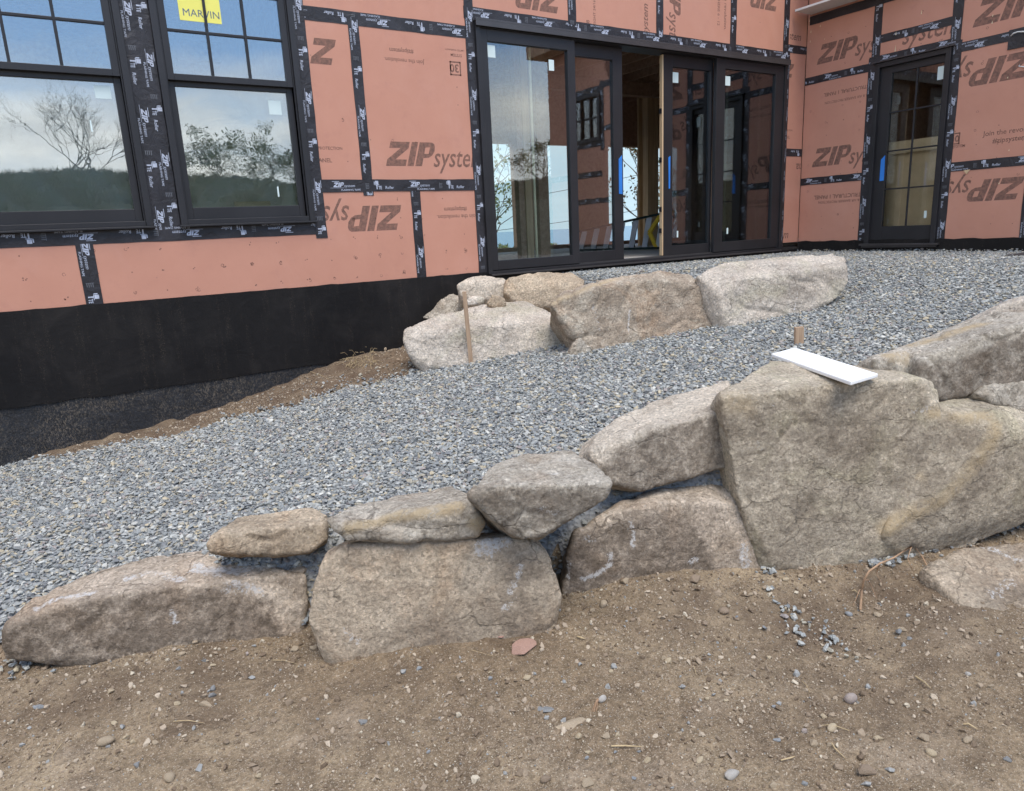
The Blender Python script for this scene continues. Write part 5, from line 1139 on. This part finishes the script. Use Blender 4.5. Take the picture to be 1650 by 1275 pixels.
for a, b, r_ in TW:
    p, q = lie(*a, .006), lie(*b, .006); m_ = (p+q)/2 + np.array([rng.normal()*.006, rng.normal()*.006, .006]); mb = MB(); mb.tube([p, m_, q], [r_*.75, r_*.75, r_*.4], 5)
    tag(mb.build('twig', MAT['straw'], origin=p), 'short dry straw-coloured twig lying on the ground', 'twig', 'dry twigs strewn on the ground')
mb = MB()
for k in range(14):
    a = hit(958+rr.uniform(-5, 5), 1140+rr.uniform(-3, 8)); mb.tube([hit(966, 1130)+np.array([0, 0, .012]), (a+hit(966, 1130))/2+np.array([0, 0, .016]), a], .0009, 4)
tag(mb.build('dry_roots', MAT['root'], origin=hit(965, 1132)), 'wisp of thin dry roots beside the pale knobbly stone', 'root')

# ------------------------------------------------------------------ stakes and the white board
mb = MB(); a = hit(760, 591); b = on_plane(748, 470, a, np.array([-_fw[0], -_fw[1], 0]))
a2 = a - np.array([0, 0, .06]); mb.beam(a2, b, .030, .026, up=(_fw[0], _fw[1], 0)); tag(mb.build('survey_stake', MAT['stake'], bevel=.002, origin=a), 'thin wooden stake leaning in front of the pale boulder', 'stake')
pb = hit(1288, 562); b = on_plane(1287.5, 527, pb, np.array([-_fw[0], -_fw[1], 0]))
mb = MB(); mb.beam(pb-np.array([0, 0, .1]), b, .052, .026, up=(_fw[0], _fw[1], 0)); tag(mb.build('survey_stake', MAT['stake'], bevel=.002, origin=pb), 'short wooden stake standing in the gravel behind the white board', 'stake')
def on_rock(px, py):
    dg = bpy.context.evaluated_depsgraph_get(); d = Vector(ray(px, py)).normalized(); ok, loc, nn, idx, ob, mt = SC.ray_cast(dg, Vector(O), d); return np.array(loc)
zs_ = [on_rock(x, y)[2] for x, y in ((1330, 600), (1400, 606), (1290, 594), (1365, 603))]; print('board', zs_)
zb_ = sorted(zs_)[2] + .002
q = [on_z(x, y, zb_+.018) for x, y in ((1243, 570), (1371, 615), (1415, 602), (1281, 560))]
mb = MB(); lo = [p - np.array([0, 0, .018]) for p in q]
mb.add(list(lo)+list(q), [(0,3,2,1) if False else (3,2,1,0), (4,5,6,7), (0,1,5,4), (1,2,6,5), (2,3,7,6), (3,0,4,7)])
o = mb.build('white_board', MAT['white'], origin=lo[0], bevel=.004); bm = bmesh.new(); bm.from_mesh(o.data); bmesh.ops.recalc_face_normals(bm, faces=bm.faces); bm.to_mesh(o.data); bm.free()
tag(o, 'short white painted board lying across the top of the great slab', 'board')
# black sheet lying by the side wall at the right edge
p0 = hit(1606, 419); mb = MB(); X0 = p0[0]
mb.box(p0[0]+.02, XC-.03, p0[1]-.75, p0[1]-.05, p0[2]+.02, p0[2]+.045); tag(mb.build('black_pad', MAT['rubber'], origin=p0, bevel=.004), 'flat black pad lying on the gravel against the side wall at the right edge', 'pad')

# ------------------------------------------------------------------ step ladder lying on its side on the floor inside
FLZ = EYE - .345
lad = empty('step_ladder', (0, 0, FLZ)); tag(lad, 'green fibreglass step ladder with yellow end lying on its side inside the open door', 'ladder')
Lp = np.array([6.55, 8.35, FLZ]); a = on_z(1073, 402, FLZ); Rp = np.array([a[0]+.10, a[1]+.05, FLZ])
wl = on_y(935, 372, 8.35)[2]-FLZ; t_ = on_plane(1073, 341, Rp, np.array([0, -1.0, 0])); hr = t_[2]-FLZ
ux = (Rp-Lp)/np.linalg.norm(Rp-Lp); lad.location = tuple(Lp)
def lp(t, h): p = Lp + (Rp-Lp)*t; return p + np.array([0, 0, h])
hh = lambda t: wl + (hr-wl)*t
mb = MB(); mb.beam(lp(0, .02), lp(1, .02), .075, .028); mb.build('rail', MAT['green_frp'], lad)
mb = MB(); mb.beam(lp(0, hh(0)-.01), lp(1, hh(1)-.01), .075, .028); mb.build('rail', MAT['green_frp'], lad)
for k in range(7):
    t = .02 + k*.145; mb = MB(); mb.beam(lp(t, .03), lp(t+.055, hh(t+.055)-.02), .02, .075, up=(ux[0], ux[1], .2)); mb.build('step', MAT['alu'], lad)
    mb = MB(); mb.beam(lp(t+.045, .04)+np.array([0, .012, 0]), lp(t+.02, hh(t)-.03)+np.array([0, .012, 0]), .008, .012); mb.build('brace', MAT['green_frp'], lad)
mb = MB(); mb.beam(lp(.88, .01), lp(.80, hh(.8)*.5), .07, .04); mb.beam(lp(.80, hh(.8)*.5), lp(.93, hh(.9)*1.0), .07, .045); mb.build('yellow_side', MAT['yellow_frp'], lad)
mb = MB(); mb.beam(lp(1.02, .01), lp(.93, hh(.9)*.52), .07, .04); mb.beam(lp(.93, hh(.9)*.52), lp(1.04, hh(1)*1.02), .07, .045); mb.build('yellow_side', MAT['yellow_frp'], lad)

# ------------------------------------------------------------------ plants: beyond the house (through the doors) and behind the viewer (mirrored in the panes)
def leaves(mb, centre, rad, n, size, rr, squash=1.0, shell=.35):
    for _ in range(n):
        v = np.array([rr.gauss(0, 1), rr.gauss(0, 1), rr.gauss(0, 1)]); v /= np.linalg.norm(v); r_ = rad*(shell + (1-shell)*rr.random()**.5)
        c = np.asarray(centre) + v*r_*np.array([1, 1, squash]); a = np.array([rr.gauss(0, 1), rr.gauss(0, 1), rr.gauss(0, 1)]); a /= np.linalg.norm(a)
        b = np.cross(a, [rr.gauss(0, 1), rr.gauss(0, 1), rr.gauss(0, 1)]); b /= np.linalg.norm(b)+1e-9; s = size*rr.uniform(.6, 1.3)
        mb.add([c-a*s, c+b*s*.45, c+a*s, c-b*s*.45], [(0, 1, 2, 3)])
def branches(mb, p, d, ln, r_, depth, rr, tips, spread=.55, up=.12, kids=(2, 3), n=5):
    d = np.asarray(d, float); d /= np.linalg.norm(d); pts = [p]; q = np.array(p, float)
    for k in range(3):
        d = d + np.array([rr.gauss(0, .12), rr.gauss(0, .12), rr.gauss(0, .08)+up*.3]); d /= np.linalg.norm(d); q = q + d*ln/3; pts.append(q)
    mb.tube(pts, [r_, r_*.9, r_*.8, r_*.7], n if depth > 1 else 3)
    if depth == 0: tips.append(q); return
    for k in range(rr.randint(*kids)):
        dd = d + np.array([rr.gauss(0, spread), rr.gauss(0, spread), rr.gauss(0, spread*.7)+up]); st = pts[-1] if k == 0 else pts[rr.randint(1, 3)]
        branches(mb, st, dd, ln*rr.uniform(.62, .85), r_*.62, depth-1, rr, tips, spread, up, kids, n)
def shrub(name, label, cat, c, rad, hgt, n, size, leaf, seed, group=None):
    rr = random.Random(seed); root = empty(name, c); tag(root, label, cat, group); mb = MB(); tips = []
    for k in range(5): branches(mb, np.array(c), (rr.gauss(0, .5), rr.gauss(0, .5), 1), hgt*.38, .03, 2, rr, tips)
    mb.build('trunk', MAT['bark'], root)
    mb = MB()
    for k in range(16):
        o_ = np.array([rr.gauss(0, .42)*rad, rr.gauss(0, .35)*rad, rr.uniform(.25, .85)*hgt]); leaves(mb, np.array(c)+o_, rad*rr.uniform(.22, .5)*(1.15-.5*o_[2]/hgt), n//16, size, rr, .8, .1)
    mb.build('crown', MAT[leaf], root); return root
def gz(x, y): return float(Hn(np.array([x]), np.array([y]))[0])
# mirrored: a bare tree and shrubs on the bank
rr = random.Random(21); bt = np.array([1.25, -14.0, gz(1.25, -14)]); root = empty('bare_tree', bt); tag(root, 'leafless many-stemmed tree on the grassy bank, mirrored in the window at the left edge', 'tree'); mb = MB(); tips = []
for k in range(7): branches(mb, bt+np.array([rr.gauss(0, .3), rr.gauss(0, .2), 0]), (rr.gauss(0, .55), rr.gauss(0, .3), 1.0), .85, .021, 6, rr, tips, .48, .1, (2, 3), 4)
mb.build('trunk', MAT['bark'], root)
SH = [(3.6, -14.5, .9, 1.1), (5.0, -13.6, 1.3, 1.9), (6.4, -13.8, 1.3, 1.7), (7.9, -14.5, 1.2, 1.4), (-2.2, -15, .9, .8), (10.5, -14.5, 1.5, 1.6), (13.5, -14.0, 1.6, 1.0), (17.3, -13.2, 1.2, 1.9), (20.5, -13.5, 1.6, 1.0)]
for i, (x, y, r_, h_) in enumerate(SH):
    shrub('shrub', 'leafy shrub on the grassy bank, mirrored in the house glass', 'shrub', (x, y, gz(x, y)-.1), r_, h_, 2300, .042, 'leaf', 40+i, 'shrubs on the bank opposite the house')
# rough grass along the top of the bank
tufts = []
for k in range(8):
    mb = MB(); rr = random.Random(200+k)
    for _ in range(16):
        b = np.array([rr.gauss(0, .12), rr.gauss(0, .12), 0]); t_ = b + np.array([rr.gauss(0, .12), rr.gauss(0, .12), rr.uniform(.18, .5)]); w = .012
        mb.add([b+[-w, 0, 0], b+[w, 0, 0], t_*.6+b*.4+[w*.7, .01, 0], t_, t_*.6+b*.4+[-w*.7, .01, 0]], [(0, 1, 2, 3, 4)])
    me = bpy.data.meshes.new('grass_tuft'); me.from_pydata(mb.v, [], mb.f); me.materials.append(MAT['dry_grass'] if k % 2 else MAT['leaf']); tufts.append(me)
n = 9000; X = rng.uniform(-6, 24, n); Y = rng.uniform(-15.5, -10.0, n); S = rng.uniform(.2, .62, n)*(.6+.6*(np.sin(X*1.7)+np.sin(X*.63+2)+2)/4)
gb = instancer('bank_grass', tufts, np.stack([X, Y, Hn(X, Y)-.02], 1), np.stack([0*X, 0*X, rng.uniform(0, 6.28, n)], 1), np.stack([S, S, S], 1), rng.integers(0, 8, n)); tag(gb, 'rough grass covering the bank mirrored in the windows', None, None, 'stuff')
# beyond the house: two small trees, low green plants, two wires
def small_tree(px, py_base, py_top, Y, leaf, seed, label, n, lean=(0, 0, 1), sp=.5):
    b = on_y(px, py_base, Y); b[2] = gz(b[0], b[1]); tpz = on_y(px, py_top, Y)[2]; h_ = tpz-b[2]; rr = random.Random(seed); root = empty('tree', b); tag(root, label, 'tree'); mb = MB(); tips = []
    st = b; pts = [b]
    for k in range(5): st = st + np.array([rr.gauss(0, .10)+lean[0]*.1, rr.gauss(0, .06), h_*.13]); pts.append(st)
    mb.tube(pts, [.055, .05, .045, .04, .036, .032], 6)
    for k in range(6): branches(mb, pts[2+k % 4], (rr.gauss(0, .8), rr.gauss(0, .5), .6), h_*.17, .018, 3, rr, tips, sp, .15)
    mb.build('trunk', MAT['bark'], root); mb = MB()
    for t_ in tips: leaves(mb, t_, .16, n, .05, rr, 1, 0)
    mb.build('crown', MAT[leaf], root)
small_tree(1034, 400, 205, 15.0, 'leaf_red', 5, 'small tree with reddish young leaves seen through the open gap of the door', 9, (-1.2, 0, 1))
small_tree(786, 400, 200, 15.5, 'leaf_light', 9, 'young light-green tree seen through the left pane of the sliding door', 9)
small_tree(1088, 400, 230, 16.5, 'leaf_dark', 12, 'dark-leaved tree seen behind the right-hand sliding leaf', 12)
for i, (px, r_, h_) in enumerate(((800, .55, .9), (818, .5, .8), (834, .6, 1.15), (890, .6, .9), (905, .5, .95), (985, .6, 1.0), (1022, .6, .95), (1068, .6, 1.0))):
    p = on_y(px, 400, 15.0+.4*(i % 3)); z_ = gz(p[0], p[1]); top = on_y(px, 391-5*(i % 2), 15.0)[2]
    shrub('shrub', 'low light-green bush beyond the house, seen through the glass doors', 'shrub', (p[0], p[1], z_), r_, max(.5, top-z_), 1500, .05, 'leaf_light', 70+i, 'bushes on the seaward side of the house')
for (x0, y0), (x1, y1), nm in (((798, 327), (1075, 271), 'upper'), ((798, 372), (1075, 330), 'lower')):
    a, b = on_y(x0, y0, 24.0), on_y(x1, y1, 24.0); dv = b-a; pts = [a+dv*t+np.array([0, 0, .25*((t-.5)**2-.25)]) for t in np.linspace(-1.2, 2.2, 20)]
    mb = MB(); mb.tube(pts, .014, 4); tag(mb.build('overhead_wire', MAT['rubber'], origin=pts[0]), '%s of two thin overhead wires crossing the sky beyond the house' % nm, 'wire')
